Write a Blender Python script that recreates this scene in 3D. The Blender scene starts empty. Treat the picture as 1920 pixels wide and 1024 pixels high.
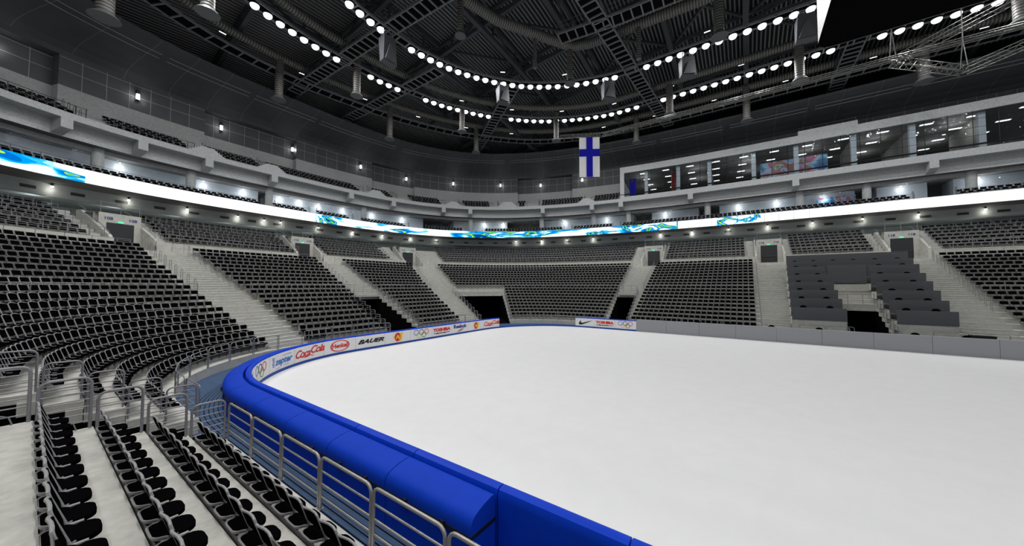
import bpy, math, random
import numpy as np
from mathutils import Vector, Matrix
random.seed(7); PI = math.pi
SC = bpy.context.scene
COL = SC.collection
# ---------------------------------------------------------------- camera
CX, CY, CZ = -19.935, 7.794, 4.557
FPX, YAW, PIT, ROLL = 630.66, 0.96465, 0.03739, 0.001425
cam = bpy.data.cameras.new('camera'); cam.sensor_width = 36.0; cam.sensor_fit = 'HORIZONTAL'
cam.lens = FPX / 1920 * 36.0; cam.clip_start = 0.05; cam.clip_end = 500
co = bpy.data.objects.new('camera', cam); COL.objects.link(co)
fw = Vector((math.sin(YAW)*math.cos(PIT), math.cos(YAW)*math.cos(PIT), math.sin(PIT)))
rt = Vector((math.cos(YAW), -math.sin(YAW), 0)); up = rt.cross(fw)
rt2 = rt*math.cos(ROLL)+up*math.sin(ROLL); up2 = up*math.cos(ROLL)-rt*math.sin(ROLL)
co.matrix_world = Matrix(((rt2.x, up2.x, -fw.x, CX), (rt2.y, up2.y, -fw.y, CY), (rt2.z, up2.z, -fw.z, CZ), (0, 0, 0, 1)))
SC.camera = co
SC.view_settings.view_transform = 'Standard'; SC.view_settings.look = 'None'
SC.view_settings.gamma = 1; SC.view_settings.use_curve_mapping = False
SC.view_settings.exposure = 0.0
try:
    SC.cycles.use_denoising = True; SC.cycles.max_bounces = 5; SC.cycles.diffuse_bounces = 3
    SC.cycles.glossy_bounces = 3; SC.cycles.transparent_max_bounces = 8; SC.cycles.sample_clamp_indirect = 4
except Exception: pass
# ---------------------------------------------------------------- world and lamps
wd = bpy.data.worlds.new('arena_world'); SC.world = wd; wd.use_nodes = True
wb = wd.node_tree.nodes['Background']; wb.inputs[0].default_value = (0.80, 0.86, 0.95, 1); wb.inputs[1].default_value = 0.10
RING_C = [(-9.4,42.35),(-8.31,42.66),(-7.24,42.87),(-6.16,43.04),(-5.05,43.2),(-3.93,43.31),(-2.83,43.36),(-1.72,43.4),(2.15,43.18),(3.29,43.08),(4.37,42.89),(5.48,42.7),(9.1,41.71),(10.17,41.36),(11.24,40.98),(12.26,40.53),(13.25,39.99),(14.26,39.43),(15.22,38.89),(16.17,38.29),(17.11,37.64),(19.63,35.42),(20.43,34.64),(21.24,33.83),(21.97,32.96),(22.65,32.07),(23.29,31.14),(23.83,30.17),(24.39,29.17),(24.85,28.13),(25.29,27.13),(25.69,26.09),(26.0,25.0),(26.31,23.93),(26.5,22.87),(26.6,21.77),(26.6,20.64),(26.6,19.48)]+[(26.62,y) for y in (16.08,14.95,13.8,12.65,11.5,10.36,9.22,8.08,6.93,5.79,4.65,3.5,2.36,1.2,0.06,-3.61,-4.76,-5.91,-7.05,-8.19,-9.33,-10.45,-11.6,-12.75)]
RING_B = [(-4.79,35.45),(-3.73,35.6),(-2.62,35.72),(-1.53,35.75),(1.92,35.59),(3.03,35.39),(4.1,35.17),(5.17,34.89),(6.24,34.55),(7.28,34.15),(8.27,33.67),(9.28,33.14),(10.21,32.57),(11.13,31.95),(12.0,31.25),(12.86,30.51),(13.66,29.73),(14.37,28.89),(15.03,28.0),(15.63,27.07),(16.21,26.11),(16.69,25.08),(17.17,24.07),(17.56,23.0),(17.87,21.94),(18.16,20.86),(18.39,19.82)]+[(18.48,y) for y in (16.31,15.15,14.02,12.9,11.74,10.59,9.45,8.3,7.15,6.01,4.86,3.72,2.58,1.4)]
LZ = 29.0
def area(x, y, z, size, watt, tilt=None):
    l = bpy.data.lights.new('lamp_glow', 'AREA'); l.shape = 'DISK'; l.size = size; l.energy = watt; l.color = (1.0, 0.995, 0.985)
    o = bpy.data.objects.new('lamp_glow', l); COL.objects.link(o); o.location = (x, y, z); return o
LAMP_W = 80
HANG = [(2.26,29.05),(14.16,23.54),(15.63,9.3),(0.54,43.27),(13.81,39.68),(23.8,30.22),(25.9,15.22),(25.9,2.62),(25.9,-11.41),(-12.61,41.6),(-1.0,35.4),(11.8,31.2),(18.2,20.57),(18.5,12.33),(18.5,2.97)]
lit = [(x, y) for k, (x, y) in enumerate(RING_C+RING_B) if k % 2 == 0 and min(math.hypot(x-a, y-b) for a, b in HANG) > 1.9]
for (x, y) in lit: area(x, y, LZ-0.46, 0.30, LAMP_W*len(RING_C+RING_B)/len(lit))
# the rest of the two lamp rings, behind and above the camera
for (x, y) in [(-13,41),(-17,38),(-20,35),(-23,31),(-25,27),(-26.5,22),(-26.6,17),(-26.6,12),(-26.6,7),(-26.6,1),(-26.6,-5),(-26.6,-11),(-26.6,-18),(-24,-27),(-18,-36),(-8,-42),(2,-43),(12,-40),(21,-34),(26,-25),(26.6,-18),
               (-8,34),(-12,31),(-15,28),(-17.5,23),(-18.5,17),(-18.5,11),(-18.5,5),(-18.5,-1),(-18.5,-8),(-18.5,-15),(-16,-25),(-9,-34),(0,-35.6),(9,-34),(16,-27),(18.5,-17),(18.5,-10),(18.5,-4)]:
    area(x, y, LZ-0.16, 0.9, LAMP_W*5)

# ================================================================ materials
MATS = {}
def mat(name, col, rough=0.7, metal=0.0, noise=0.0, scale=3.0, col2=None, emit=None, bump=0.0, spec=0.4, bscale=None, detail=5):
    if name in MATS: return MATS[name]
    m = bpy.data.materials.new(name); m.use_nodes = True; nt = m.node_tree; b = nt.nodes['Principled BSDF']
    b.inputs['Base Color'].default_value = (*col, 1); b.inputs['Roughness'].default_value = rough
    b.inputs['Metallic'].default_value = metal; b.inputs['Specular IOR Level'].default_value = spec
    if noise > 0 or bump > 0:
        tc = nt.nodes.new('ShaderNodeTexCoord'); n = nt.nodes.new('ShaderNodeTexNoise')
        n.inputs['Scale'].default_value = scale; n.inputs['Detail'].default_value = detail; n.inputs['Roughness'].default_value = 0.65
        nt.links.new(tc.outputs['Object'], n.inputs['Vector'])
        if noise > 0:
            r = nt.nodes.new('ShaderNodeValToRGB'); c2 = col2 or tuple(c*(1-noise) for c in col)
            r.color_ramp.elements[0].position = 0.35; r.color_ramp.elements[0].color = (*c2, 1)
            r.color_ramp.elements[1].position = 0.65; r.color_ramp.elements[1].color = (*col, 1)
            nt.links.new(n.outputs['Fac'], r.inputs['Fac']); nt.links.new(r.outputs['Color'], b.inputs['Base Color'])
        if bump > 0:
            n2 = n
            if bscale:
                n2 = nt.nodes.new('ShaderNodeTexNoise'); n2.inputs['Scale'].default_value = bscale; nt.links.new(tc.outputs['Object'], n2.inputs['Vector'])
            bp = nt.nodes.new('ShaderNodeBump'); bp.inputs['Strength'].default_value = bump; bp.inputs['Distance'].default_value = 0.05
            nt.links.new(n2.outputs['Fac'], bp.inputs['Height']); nt.links.new(bp.outputs['Normal'], b.inputs['Normal'])
    if emit:
        b.inputs['Emission Color'].default_value = (*emit[0], 1); b.inputs['Emission Strength'].default_value = emit[1]
    MATS[name] = m; return m
M = {}
M['ice'] = mat('ice', (0.86,0.86,0.865), 0.5, noise=0.03, scale=1.3, spec=0.15)
M['conc_l'] = mat('stand_concrete', (0.56,0.56,0.52), 0.85, noise=0.2, scale=2.2, bump=0.1)
M['conc_f'] = mat('tread_concrete', (0.67,0.66,0.61), 0.8, noise=0.30, scale=2.4, detail=10)
M['conc_step'] = mat('stair_concrete', (0.57,0.57,0.54), 0.85, noise=0.2, scale=5)
M['nose'] = mat('stair_nosing', (0.20,0.20,0.19), 0.7)
M['conc_m'] = mat('balcony_concrete', (0.50,0.52,0.53), 0.85, noise=0.22, scale=6, bump=0.15)
M['conc_w'] = mat('wall_concrete', (0.46,0.47,0.475), 0.85, noise=0.2, scale=5)
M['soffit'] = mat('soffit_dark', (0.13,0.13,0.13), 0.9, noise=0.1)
M['bulk'] = mat('bulkhead_paint', (0.42,0.45,0.45), 0.7, noise=0.08)
M['panel'] = mat('dark_wall_panel', (0.085,0.088,0.095), 0.55, noise=0.15, scale=0.5)
M['panel_line'] = mat('panel_joint', (0.32,0.33,0.35), 0.5)
M['cove'] = mat('cove_cladding', (0.07,0.076,0.084), 0.7, noise=0.15, scale=0.6)
M['cove_line'] = mat('cove_seam', (0.17,0.175,0.185), 0.6)
M['rail_w'] = mat('pale_rail', (0.34,0.35,0.36), 0.4, metal=0.3)
M['steel'] = mat('galvanised_rail', (0.30,0.30,0.315), 0.45, metal=0.3, noise=0.12, scale=9)
M['steel_near'] = mat('brushed_rail', (0.42,0.41,0.39), 0.38, metal=0.45, noise=0.1, scale=12)
M['steel_dk'] = mat('dark_rail', (0.12,0.125,0.135), 0.5, metal=0.4)
M['black'] = mat('seat_black', (0.0025,0.0025,0.003), 1.0, spec=0.0)
M['seat_grey'] = mat('seat_grey_plastic', (0.33,0.33,0.335), 0.5)
M['seat_far'] = mat('seat_far_grey', (0.115,0.115,0.12), 0.6)
M['void'] = mat('shade_and_seam_black', (0.006,0.006,0.007), 0.95, spec=0.0)  # black standing for tunnel darkness; also floor seams and catwalk decks
M['blue'] = mat('blue_vinyl', (0.002,0.055,0.66), 0.5, spec=0.15, noise=0.15, scale=1.2, bump=0.1, bscale=2.0)
M['blue_pad'] = mat('blue_pad_vinyl', (0.003,0.05,0.56), 0.6, spec=0.12, noise=0.1, scale=2, bump=0.15, bscale=3.0)
M['blue_floor'] = mat('blue_floor', (0.05,0.10,0.20), 0.7, noise=0.2, scale=3)
M['blue_kick'] = mat('blue_kick', (0.0,0.055,0.34), 0.5)
M['white'] = mat('white_board', (0.78,0.78,0.79), 0.5, noise=0.05)
M['grey_board'] = mat('grey_board', (0.37,0.38,0.405), 0.7, noise=0.35, scale=60)
M['desk'] = mat('grey_desk_panel', (0.10,0.103,0.115), 0.7, noise=0.1, scale=8)
M['ceil'] = mat('roof_steel', (0.030,0.033,0.038), 0.6)
M['deck_dark'] = mat('roof_deck_dark', (0.012,0.013,0.015), 0.8)
M['deck'] = mat('roof_deck_rib', (0.25,0.26,0.27), 0.5, metal=0.2)
M['truss_r'] = mat('roof_truss', (0.06,0.067,0.077), 0.6)
M['cat'] = mat('catwalk_steel', (0.17,0.175,0.185), 0.6)
M['lens'] = mat('lamp_lens', (1,1,1), 0.3, emit=((1,1,1), 2.2))
M['bulb'] = mat('small_bulb', (1,1,1), 0.3, emit=((1,0.99,0.93), 3.5))
M['tube'] = mat('tube_light', (1,1,1), 0.3, emit=((1,1,1), 1.8))
M['exit'] = mat('exit_green', (0.0,0.4,0.2), 0.3, emit=((0.15,0.95,0.5), 0.9))
M['disc'] = mat('diffuser_grey', (0.10,0.108,0.115), 0.5)
M['alu'] = mat('truss_aluminium', (0.22,0.22,0.21), 0.35, metal=0.4)
M['score_b'] = mat('scoreboard_black', (0.002,0.002,0.002), 0.9, spec=0.02)
M['score_w'] = mat('scoreboard_white', (0.75,0.75,0.75), 0.5, emit=((1,1,1), 0.35))
M['speaker'] = mat('speaker_cover', (0.09,0.095,0.11), 0.6, noise=0.12, scale=2)
M['flag_w'] = mat('flag_white', (0.80,0.81,0.84), 0.8, emit=((1,1,1.0), 0.18)) if False else mat('flag_white', (0.95,0.95,0.96), 0.8)
M['flag_b'] = mat('flag_blue', (0.0,0.0,0.42), 0.8)
M['suite'] = mat('suite_wall', (0.66,0.69,0.73), 0.6, noise=0.05)
M['suite_d'] = mat('suite_dark', (0.10,0.10,0.10), 0.8)
M['mull'] = mat('black_mullion', (0.01,0.01,0.01), 0.4)
M['room_ceil'] = mat('room_ceiling', (0.20,0.20,0.19), 0.8, noise=0.1)
M['room_wall'] = mat('room_wall', (0.28,0.27,0.25), 0.8, noise=0.1)
M['door'] = mat('door_dark', (0.030,0.031,0.034), 0.5)
M['vent'] = mat('vent_dark', (0.07,0.065,0.055), 0.6)
M['red'] = mat('ink_red', (0.62,0.02,0.02), 0.5); M['navy'] = mat('ink_navy', (0.02,0.02,0.22), 0.5)
M['ink'] = mat('ink_black', (0.01,0.01,0.01), 0.5); M['inkblue'] = mat('ink_blue', (0.02,0.16,0.55), 0.5)
M['yellow'] = mat('ink_yellow', (0.85,0.62,0.02), 0.5); M['green'] = mat('ink_green', (0.0,0.30,0.10), 0.5)
M['signblue'] = mat('sign_blue', (0.05,0.07,0.22), 0.5)
# two-ply glass: mostly clear, some mirror
def glass_mat(name, refl, tint=(0.9,0.95,0.97), bump=0.0):
    m = bpy.data.materials.new(name); m.use_nodes = True; nt = m.node_tree; nt.nodes.clear()
    o = nt.nodes.new('ShaderNodeOutputMaterial'); mx = nt.nodes.new('ShaderNodeMixShader'); t = nt.nodes.new('ShaderNodeBsdfTransparent'); g = nt.nodes.new('ShaderNodeBsdfGlossy')
    t.inputs[0].default_value = (*tint, 1); g.inputs['Roughness'].default_value = 0.03; g.inputs['Color'].default_value = (0.9,0.95,1,1)
    lw = nt.nodes.new('ShaderNodeLayerWeight'); lw.inputs['Blend'].default_value = refl
    if bump:
        n = nt.nodes.new('ShaderNodeTexNoise'); n.inputs['Scale'].default_value = 1.1; bp = nt.nodes.new('ShaderNodeBump'); bp.inputs['Strength'].default_value = bump; bp.inputs['Distance'].default_value = 0.3
        tc = nt.nodes.new('ShaderNodeTexCoord'); nt.links.new(tc.outputs['Object'], n.inputs['Vector']); nt.links.new(n.outputs['Fac'], bp.inputs['Height']); nt.links.new(bp.outputs['Normal'], g.inputs['Normal'])
    nt.links.new(lw.outputs['Fresnel'], mx.inputs[0]); nt.links.new(t.outputs[0], mx.inputs[1]); nt.links.new(g.outputs[0], mx.inputs[2]); nt.links.new(mx.outputs[0], o.inputs[0]); return m
M['glass'] = glass_mat('clear_glass', 0.25, (0.86,0.91,0.92))
M['glass_s'] = glass_mat('suite_glass', 0.3, (0.85,0.9,0.93), 0.25)
# spiral duct: bands along the generated U
def duct_mat():
    m = bpy.data.materials.new('spiral_duct'); m.use_nodes = True; nt = m.node_tree; b = nt.nodes['Principled BSDF']
    b.inputs['Metallic'].default_value = 0.1; b.inputs['Roughness'].default_value = 0.5
    uv = nt.nodes.new('ShaderNodeUVMap'); w = nt.nodes.new('ShaderNodeTexWave'); w.wave_type = 'BANDS'; w.bands_direction = 'X'; w.inputs['Scale'].default_value = 1.25; w.inputs['Distortion'].default_value = 0.2
    r = nt.nodes.new('ShaderNodeValToRGB'); r.color_ramp.elements[0].color = (0.045,0.043,0.04,1); r.color_ramp.elements[1].color = (0.20,0.195,0.185,1)
    nt.links.new(uv.outputs['UV'], w.inputs['Vector']); nt.links.new(w.outputs['Fac'], r.inputs['Fac']); nt.links.new(r.outputs['Color'], b.inputs['Base Color'])
    bp = nt.nodes.new('ShaderNodeBump'); bp.inputs['Strength'].default_value = 0.6; bp.inputs['Distance'].default_value = 0.05
    nt.links.new(w.outputs['Fac'], bp.inputs['Height']); nt.links.new(bp.outputs['Normal'], b.inputs['Normal']); return m
M['duct'] = duct_mat()

# ================================================================ mesh helpers
class MB:
    def __init__(s): s.v = []; s.f = []; s.mi = []; s.uv = None
    def add(s, vs, fs, mi=0):
        n = len(s.v); s.v.extend([tuple(map(float, p)) for p in vs]); s.f.extend([tuple(i+n for i in f) for f in fs]); s.mi.extend([mi]*len(fs)); return s
    def hexa(s, p, mi=0):   # 8 points: bottom 4 ccw, top 4 ccw
        return s.add(p, [(3,2,1,0),(4,5,6,7),(0,1,5,4),(1,2,6,5),(2,3,7,6),(3,0,4,7)], mi)
    def box(s, x0, y0, z0, x1, y1, z1, mi=0):
        return s.hexa([(x0,y0,z0),(x1,y0,z0),(x1,y1,z0),(x0,y1,z0),(x0,y0,z1),(x1,y0,z1),(x1,y1,z1),(x0,y1,z1)], mi)
    def obox(s, c, u, v, hu, hv, z0, z1, mi=0):  # oriented box: centre (x,y), horizontal axes u,v
        cx, cy = c; P = [(cx+a*hu*u[0]+b*hv*v[0], cy+a*hu*u[1]+b*hv*v[1]) for a, b in ((-1,-1),(1,-1),(1,1),(-1,1))]
        return s.hexa([(x,y,z0) for x, y in P]+[(x,y,z1) for x, y in P], mi)
    def tube(s, pts, r, n=6, mi=0, cap=True, taper=None):
        pts = [Vector(p) for p in pts]; m = len(pts); rings = []; base = len(s.v)
        prev = None
        for i, p in enumerate(pts):
            t = (pts[min(i+1, m-1)]-pts[max(i-1, 0)])
            if t.length < 1e-9: t = Vector((0,0,1))
            t.normalize()
            if prev is None:
                a = Vector((0,0,1)) if abs(t.z) < 0.9 else Vector((1,0,0)); u = t.cross(a).normalized()
            else:
                u = prev-t*prev.dot(t)
                if u.length < 1e-6: u = t.cross(Vector((0,0,1)))
                u.normalize()
            prev = u; w = t.cross(u); rr = r if taper is None else taper[i]
            for k in range(n):
                an = 2*PI*k/n; q = p+(u*math.cos(an)+w*math.sin(an))*rr; s.v.append((q.x, q.y, q.z))
        for i in range(m-1):
            for k in range(n):
                a = base+i*n+k; b = base+i*n+(k+1) % n; s.f.append((a, b, b+n, a+n)); s.mi.append(mi)
        if cap:
            s.f.append(tuple(base+k for k in range(n))[::-1]); s.mi.append(mi)
            s.f.append(tuple(base+(m-1)*n+k for k in range(n))); s.mi.append(mi)
        return s
    def bar(s, p, q, w, mi=0, h=None):  # square section bar between two points
        p = Vector(p); q = Vector(q); t = (q-p)
        if t.length < 1e-6: return s
        t.normalize(); a = Vector((0,0,1)) if abs(t.z) < 0.95 else Vector((1,0,0)); u = t.cross(a).normalized()*w/2; v = t.cross(u).normalized()*(h or w)/2
        P = [p-u-v, p+u-v, p+u+v, p-u+v, q-u-v, q+u-v, q+u+v, q-u+v]
        return s.hexa(P, mi)
    def strip(s, A, B, mi=0, flip=False):  # quads between two equal-length polylines
        n = len(s.v); m = len(A); s.v.extend([tuple(map(float, p)) for p in A]); s.v.extend([tuple(map(float, p)) for p in B])
        for i in range(m-1):
            f = (n+i, n+i+1, n+m+i+1, n+m+i); s.f.append(f[::-1] if flip else f); s.mi.append(mi)
        return s
    def prof(s, rows, mi=0, close=False):  # rows: list of polylines
        rr = rows+[rows[0]] if close else rows
        for a, b in zip(rr[:-1], rr[1:]): s.strip(a, b, mi)
        return s
    def grid(s, rows, mi=0, closed=False):
        n = len(s.v); w = len(rows[0]); h = len(rows)
        for r in rows: s.v.extend([tuple(map(float, p)) for p in r])
        for j in range(h if closed else h-1):
            for i in range(w-1):
                a = n+j*w+i; b = n+((j+1) % h)*w+i; s.f.append((b, b+1, a+1, a)); s.mi.append(mi)
        return s
    def build(s, name, m, parent=None, smooth=False, loc=None):
        me = bpy.data.meshes.new(name); me.from_pydata(s.v, [], s.f)
        ms = m if isinstance(m, (list, tuple)) else [m]
        for q in ms: me.materials.append(q)
        if len(ms) > 1: me.polygons.foreach_set('material_index', s.mi)
        if smooth: me.polygons.foreach_set('use_smooth', [True]*len(me.polygons))
        if smooth: me.set_sharp_from_angle(angle=math.radians(38))
        me.update(); o = bpy.data.objects.new(name, me); COL.objects.link(o)
        if parent: o.parent = parent
        if loc is not None: o.location = loc
        return o
def tag(o, label=None, cat=None, group=None, kind=None):
    if label: o['label'] = label
    if cat: o['category'] = cat
    if group: o['group'] = group
    if kind: o['kind'] = kind
    return o
def empty(name, loc, rz=0.0, label=None, cat=None, group=None):
    o = bpy.data.objects.new(name, None); COL.objects.link(o); o.location = loc; o.rotation_euler = (0,0,rz); o.empty_display_size = 0.2
    return tag(o, label, cat, group)
def struct(o): o['kind'] = 'structure'; return o
def copy_tree(o, parent=None):
    c = o.copy(); COL.objects.link(c); c.parent = parent
    for ch in KIDS.get(o.name, []): copy_tree(ch, c)
    return c
KIDS = {}
def kids(root, *ch): KIDS[root.name] = list(ch)
ORD = ['zeroth','first','second','third','fourth','fifth','sixth','seventh','eighth','ninth','tenth','eleventh','twelfth','thirteenth','fourteenth','fifteenth','sixteenth','seventeenth','eighteenth','nineteenth','twentieth']
TENS = {20:'twenty',30:'thirty',40:'forty',50:'fifty',60:'sixty',70:'seventy',80:'eighty',90:'ninety'}
TENTH = {30:'thirtieth',40:'fortieth',50:'fiftieth',60:'sixtieth',70:'seventieth',80:'eightieth',90:'ninetieth'}
def nth(k):
    if k <= 20: return ORD[k]
    t = k//10*10; r = k % 10
    if k > 99: return 'hundred-and-'+nth(k-100) if k > 100 else 'hundredth'
    return TENTH[t] if r == 0 else TENS[t]+'-'+ORD[r]

# ================================================================ bowl geometry
A0 = 16.74; TREAD = 0.76; RISE = 0.368; Z0 = 0.41
def par(a):
    return a, a+float(np.interp(a, [16.7,31,36.5,60], [16.4,18,19.5,19.5])), float(np.interp(a, [16.7,31,36.5,60], [4.6,3.1,2.95,2.9]))
def _base():
    a, b, n = par(A0); th = np.linspace(0, PI, 4000); c, s = np.cos(th), np.sin(th)
    x = -a*np.sign(c)*np.abs(c)**(2/n); y = b*np.abs(s)**(2/n)
    P2 = np.array([(x[0], -40+k*.05) for k in range(800)]+list(zip(x, y))+[(x[-1], -k*.05) for k in range(1, 801)])
    d = np.r_[0, np.cumsum(np.hypot(*np.diff(P2, axis=0).T))]; s = np.arange(0, d[-1], .1)
    X = np.interp(s, d, P2[:,0]); Y = np.interp(s, d, P2[:,1]); g = np.maximum(Y, 0)
    nx = np.sign(X)*np.abs(X/a)**(n-1)/a; ny = np.abs(g/b)**(n-1)/b; L = np.hypot(nx, ny)
    return s, X, Y, nx/L, ny/L
GS, GX, GY, GNX, GNY = _base()
_LV = {}
def level(a):
    k = round(a, 3)
    if k in _LV: return _LV[k]
    A, B, n = par(a); w = float(np.clip((a-17.3)/9.0, 0, 1)); w = w*w*(3-2*w); off = a-A0; R = 9.0+off
    lo = np.full_like(GS, -4.0); hi = np.full_like(GS, 48.0)
    for _ in range(34):
        m = (lo+hi)/2; x = np.abs(GX+GNX*m); y = np.maximum(GY+GNY*m, 0)
        se = ((x/A)**n+(y/B)**n)**(1/n)-1; se = se*A
        qx = x-(A-R); qy = y-(33.2+off-R)
        rr = np.hypot(np.maximum(qx, 0), np.maximum(qy, 0))+np.minimum(np.maximum(qx, qy), 0)-R
        f = (1-w)*rr+w*se; hi = np.where(f > 0, m, hi); lo = np.where(f > 0, lo, m)
    r = (GX+GNX*lo, GY+GNY*lo); _LV[k] = r; return r
def pt(a, s):
    X, Y = level(a); return float(np.interp(s, GS, X)), float(np.interp(s, GS, Y))
def pts(a, z, ss):
    X, Y = level(a); xs = np.interp(ss, GS, X); ys = np.interp(ss, GS, Y); return [(float(x), float(y), z) for x, y in zip(xs, ys)]
def nrm(s):
    x = float(np.interp(s, GS, GNX)); y = float(np.interp(s, GS, GNY)); L = math.hypot(x, y); return x/L, y/L
def frame(a, s):   # position, tangent, outward normal measured on the level itself
    x0, y0 = pt(a, s-.1); x1, y1 = pt(a, s+.1); x, y = pt(a, s); tx, ty = x1-x0, y1-y0; L = math.hypot(tx, ty); tx /= L; ty /= L
    return (x, y), (tx, ty), (-ty, tx)
def srange(a, b, step=0.5):
    n = max(1, int(math.ceil((b-a)/step))); return [a+(b-a)*k/n for k in range(n+1)]
def arc_positions(a, s0, s1, pitch, margin=0.0):
    ss = np.array(srange(s0, s1, .1)); X, Y = level(a); x = np.interp(ss, GS, X); y = np.interp(ss, GS, Y)
    d = np.r_[0, np.cumsum(np.hypot(np.diff(x), np.diff(y)))]; L = d[-1]-2*margin; n = int(L/pitch+.05)
    if n <= 0: return []
    st = margin+(L-n*pitch)/2+pitch/2
    return [float(np.interp(st+k*pitch, d, ss)) for k in range(n)]
def zrow(i): return Z0+RISE*i
def arow(i): return A0+TREAD*i
S_LO, S_HI = 38.0, 152.0
SEND = 59.6       # end of the near block in s
# seat blocks of the lower tier: name, s0, s1, rows (first, last), descriptive words
GAP = dict(A=(74.3,76.3), B=(83.2,86.7), C=(92.4,95.0), D=(109.2,111.5), E=(123.1,125.5), F=(134.8,137.4))
VOIDS = [('B', 83.3, 86.6, 9), ('C', 95.0, 98.4, 9), ('D', 109.3, 111.4, 9), ('M', 128.8, 131.3, 7)]
BLOCKS = [('near', None, SEND, 'long-side block beside the blue pads'),
          ('corner', 61.7, 74.3, 'corner block beyond the players passage'),
          ('behind the boards', 76.3, 83.2, 'block behind the curved boards'),
          ('end left', 86.7, 92.4, 'end block left of the wide tunnel'),
          ('end centre', 95.0, 109.2, 'end block right of the wide tunnel'),
          ('far', 111.5, 123.1, 'far side block above the grey boards'),
          ('media', 125.5, 134.8, 'media tribune'),
          ('far right', 137.4, S_HI, 'rightmost far side block')]
def brange(name, i):      # s range of a block at row i
    t = i/18.0; L = lambda p, q: p+(q-p)*t
    return {'corner': (61.9, L(74.3,75.0)), 'curve': (L(76.5,76.2), L(83.1,84.4)), 'left_end': (L(86.7,87.2), L(92.3,94.0)),
            'centre_end': (98.5 if i <= 9 else 95.4, L(109.1,109.7)), 'far_side': (L(111.6,112.4), 123.1), 'media': (125.5, 134.8), 'right': (137.5, S_HI)}[name]
BL = [('corner', 'corner block past the players passage'), ('curve', 'block behind the curved sponsor boards'), ('left_end', 'narrow end block left of the wide tunnel'),
      ('centre_end', 'end block right of the wide tunnel'), ('far_side', 'far side block above the grey boards'), ('right', 'rightmost block beyond the media desks')]
# ---------------------------------------------------------------- ice and floor around it
def rink(off, z, n=10, y0=-30.0):
    r = 8.14+off; x = 15+off; y1 = 30+off; P = [(-x, y0)]
    P += [(-x, y) for y in np.linspace(y0, y1-r, 20)]
    P += [(-(x-r)-r*math.cos(t), (y1-r)+r*math.sin(t)) for t in np.linspace(0, PI/2, n*2)]
    P += [((x-r)+r*math.sin(t), (y1-r)+r*math.cos(t)) for t in np.linspace(0, PI/2, n*2)]
    P += [(x, y) for y in np.linspace(y1-r, y0, 20)]
    return [(a, b, z) for a, b in P]
b = MB(); o_ = rink(0.02, 0.0); c_ = [(0, max(-30, min(20, p[1])), 0.0) for p in o_]; b.strip(o_, c_)
struct(b.build('floor', M['ice']))['label'] = 'white ice sheet'
# blue service floor between the boards and the stands
b = MB(); b.strip(rink(0.03, -0.03), rink(0.65, -0.03)); b.strip(rink(0.65, -0.03), pts(A0+.05, -0.03, srange(*(38,152), 1.0))[:1]*0+[(p[0], p[1], -0.03) for p in rink(4.5, 0)])
f = struct(b.build('floor', M['blue_floor'])); f['label'] = 'blue walkway floor around the rink'
b = MB()
for k in range(6):
    off = 0.98+0.13*k; q = [p for p in rink(off, -0.022) if p[1] > -12 and p[0] < -6]; b.strip(q, [(p[0]-0.02 if p[0] < -15 else p[0]-.014, p[1]+(0.014 if p[0] > -15 else 0), p[2]) for p in q])
struct(b.build('trim_1', M['void']))['label'] = 'dark seams of the blue walkway floor'
# ---------------------------------------------------------------- lower terrace
def segs(lo, hi, cuts):
    out = []; c = lo
    for a, b2 in sorted(cuts):
        if a > c: out.append((c, a))
        c = max(c, b2)
    if c < hi: out.append((c, hi)); 
    return out
ter = MB()
for i in range(19):
    cuts = [(58.0, 61.8)] if i < 9 else []
    cuts += [(a, b2) for _, a, b2, n in VOIDS if i <= n-1]
    lo = 58.0 if i < 12 else 44.0
    zl = zrow(i-1) if i else -0.03
    for a, b2 in segs(61.8 if i < 9 else lo, S_HI, cuts):
        ss = srange(a, b2, .6)
        ter.strip(pts(arow(i), zl, ss), pts(arow(i), zrow(i), ss), 0, True)
        ter.strip(pts(arow(i), zrow(i), ss), pts(arow(i+1), zrow(i), ss), 1, True)
# walkway, parapet and upper terrace
ZW = 7.40; AW = arow(19); AP = 32.6; NU = 7
ss = srange(44, S_HI, .6)
ter.strip(pts(AW, zrow(18), ss), pts(AW, ZW, ss), 0, True)
ter.strip(pts(AW, ZW, ss), pts(AP, ZW, ss), 1, True)
DOORS = [('A', 75.15), ('B', 84.6), ('C', 94.4), ('D', 111.8), ('E', 124.65), ('F', 136.2)]
def halfw(s_, m_=1.42): p_, q_ = pt(34.5, s_-.1), pt(34.5, s_+.1); return m_*.2/math.dist(p_, q_)
DW0 = 1.42   # half width of the doorway recess
dcuts = [(s-halfw(s), s+halfw(s)) for _, s in DOORS]
def azu(j): return 32.75+.77*j
def zu(j): return 8.0+.43*j
for _, s_ in DOORS:
    DW = halfw(s_); q_ = srange(s_-DW, s_+DW, .4); ter.strip(pts(AP, ZW, q_), pts(AP+2.2, ZW, q_), 1, True); ter.strip(pts(AP+1.95, 10.6, q_), pts(azu(NU)+.1, 10.6, q_), 1, True)
    ter.strip(pts(AP+2.2, ZW, q_), pts(AP+2.2, 10.6, q_), 0, True)
    for e_ in (s_-DW, s_+DW):
        for j in range(NU): p_, r_ = pt(azu(j), e_), pt(azu(j+1), e_); ter.add([(*p_, ZW), (*r_, ZW), (*r_, zu(j)), (*p_, zu(j))], [(0,1,2,3)], 0)
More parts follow.
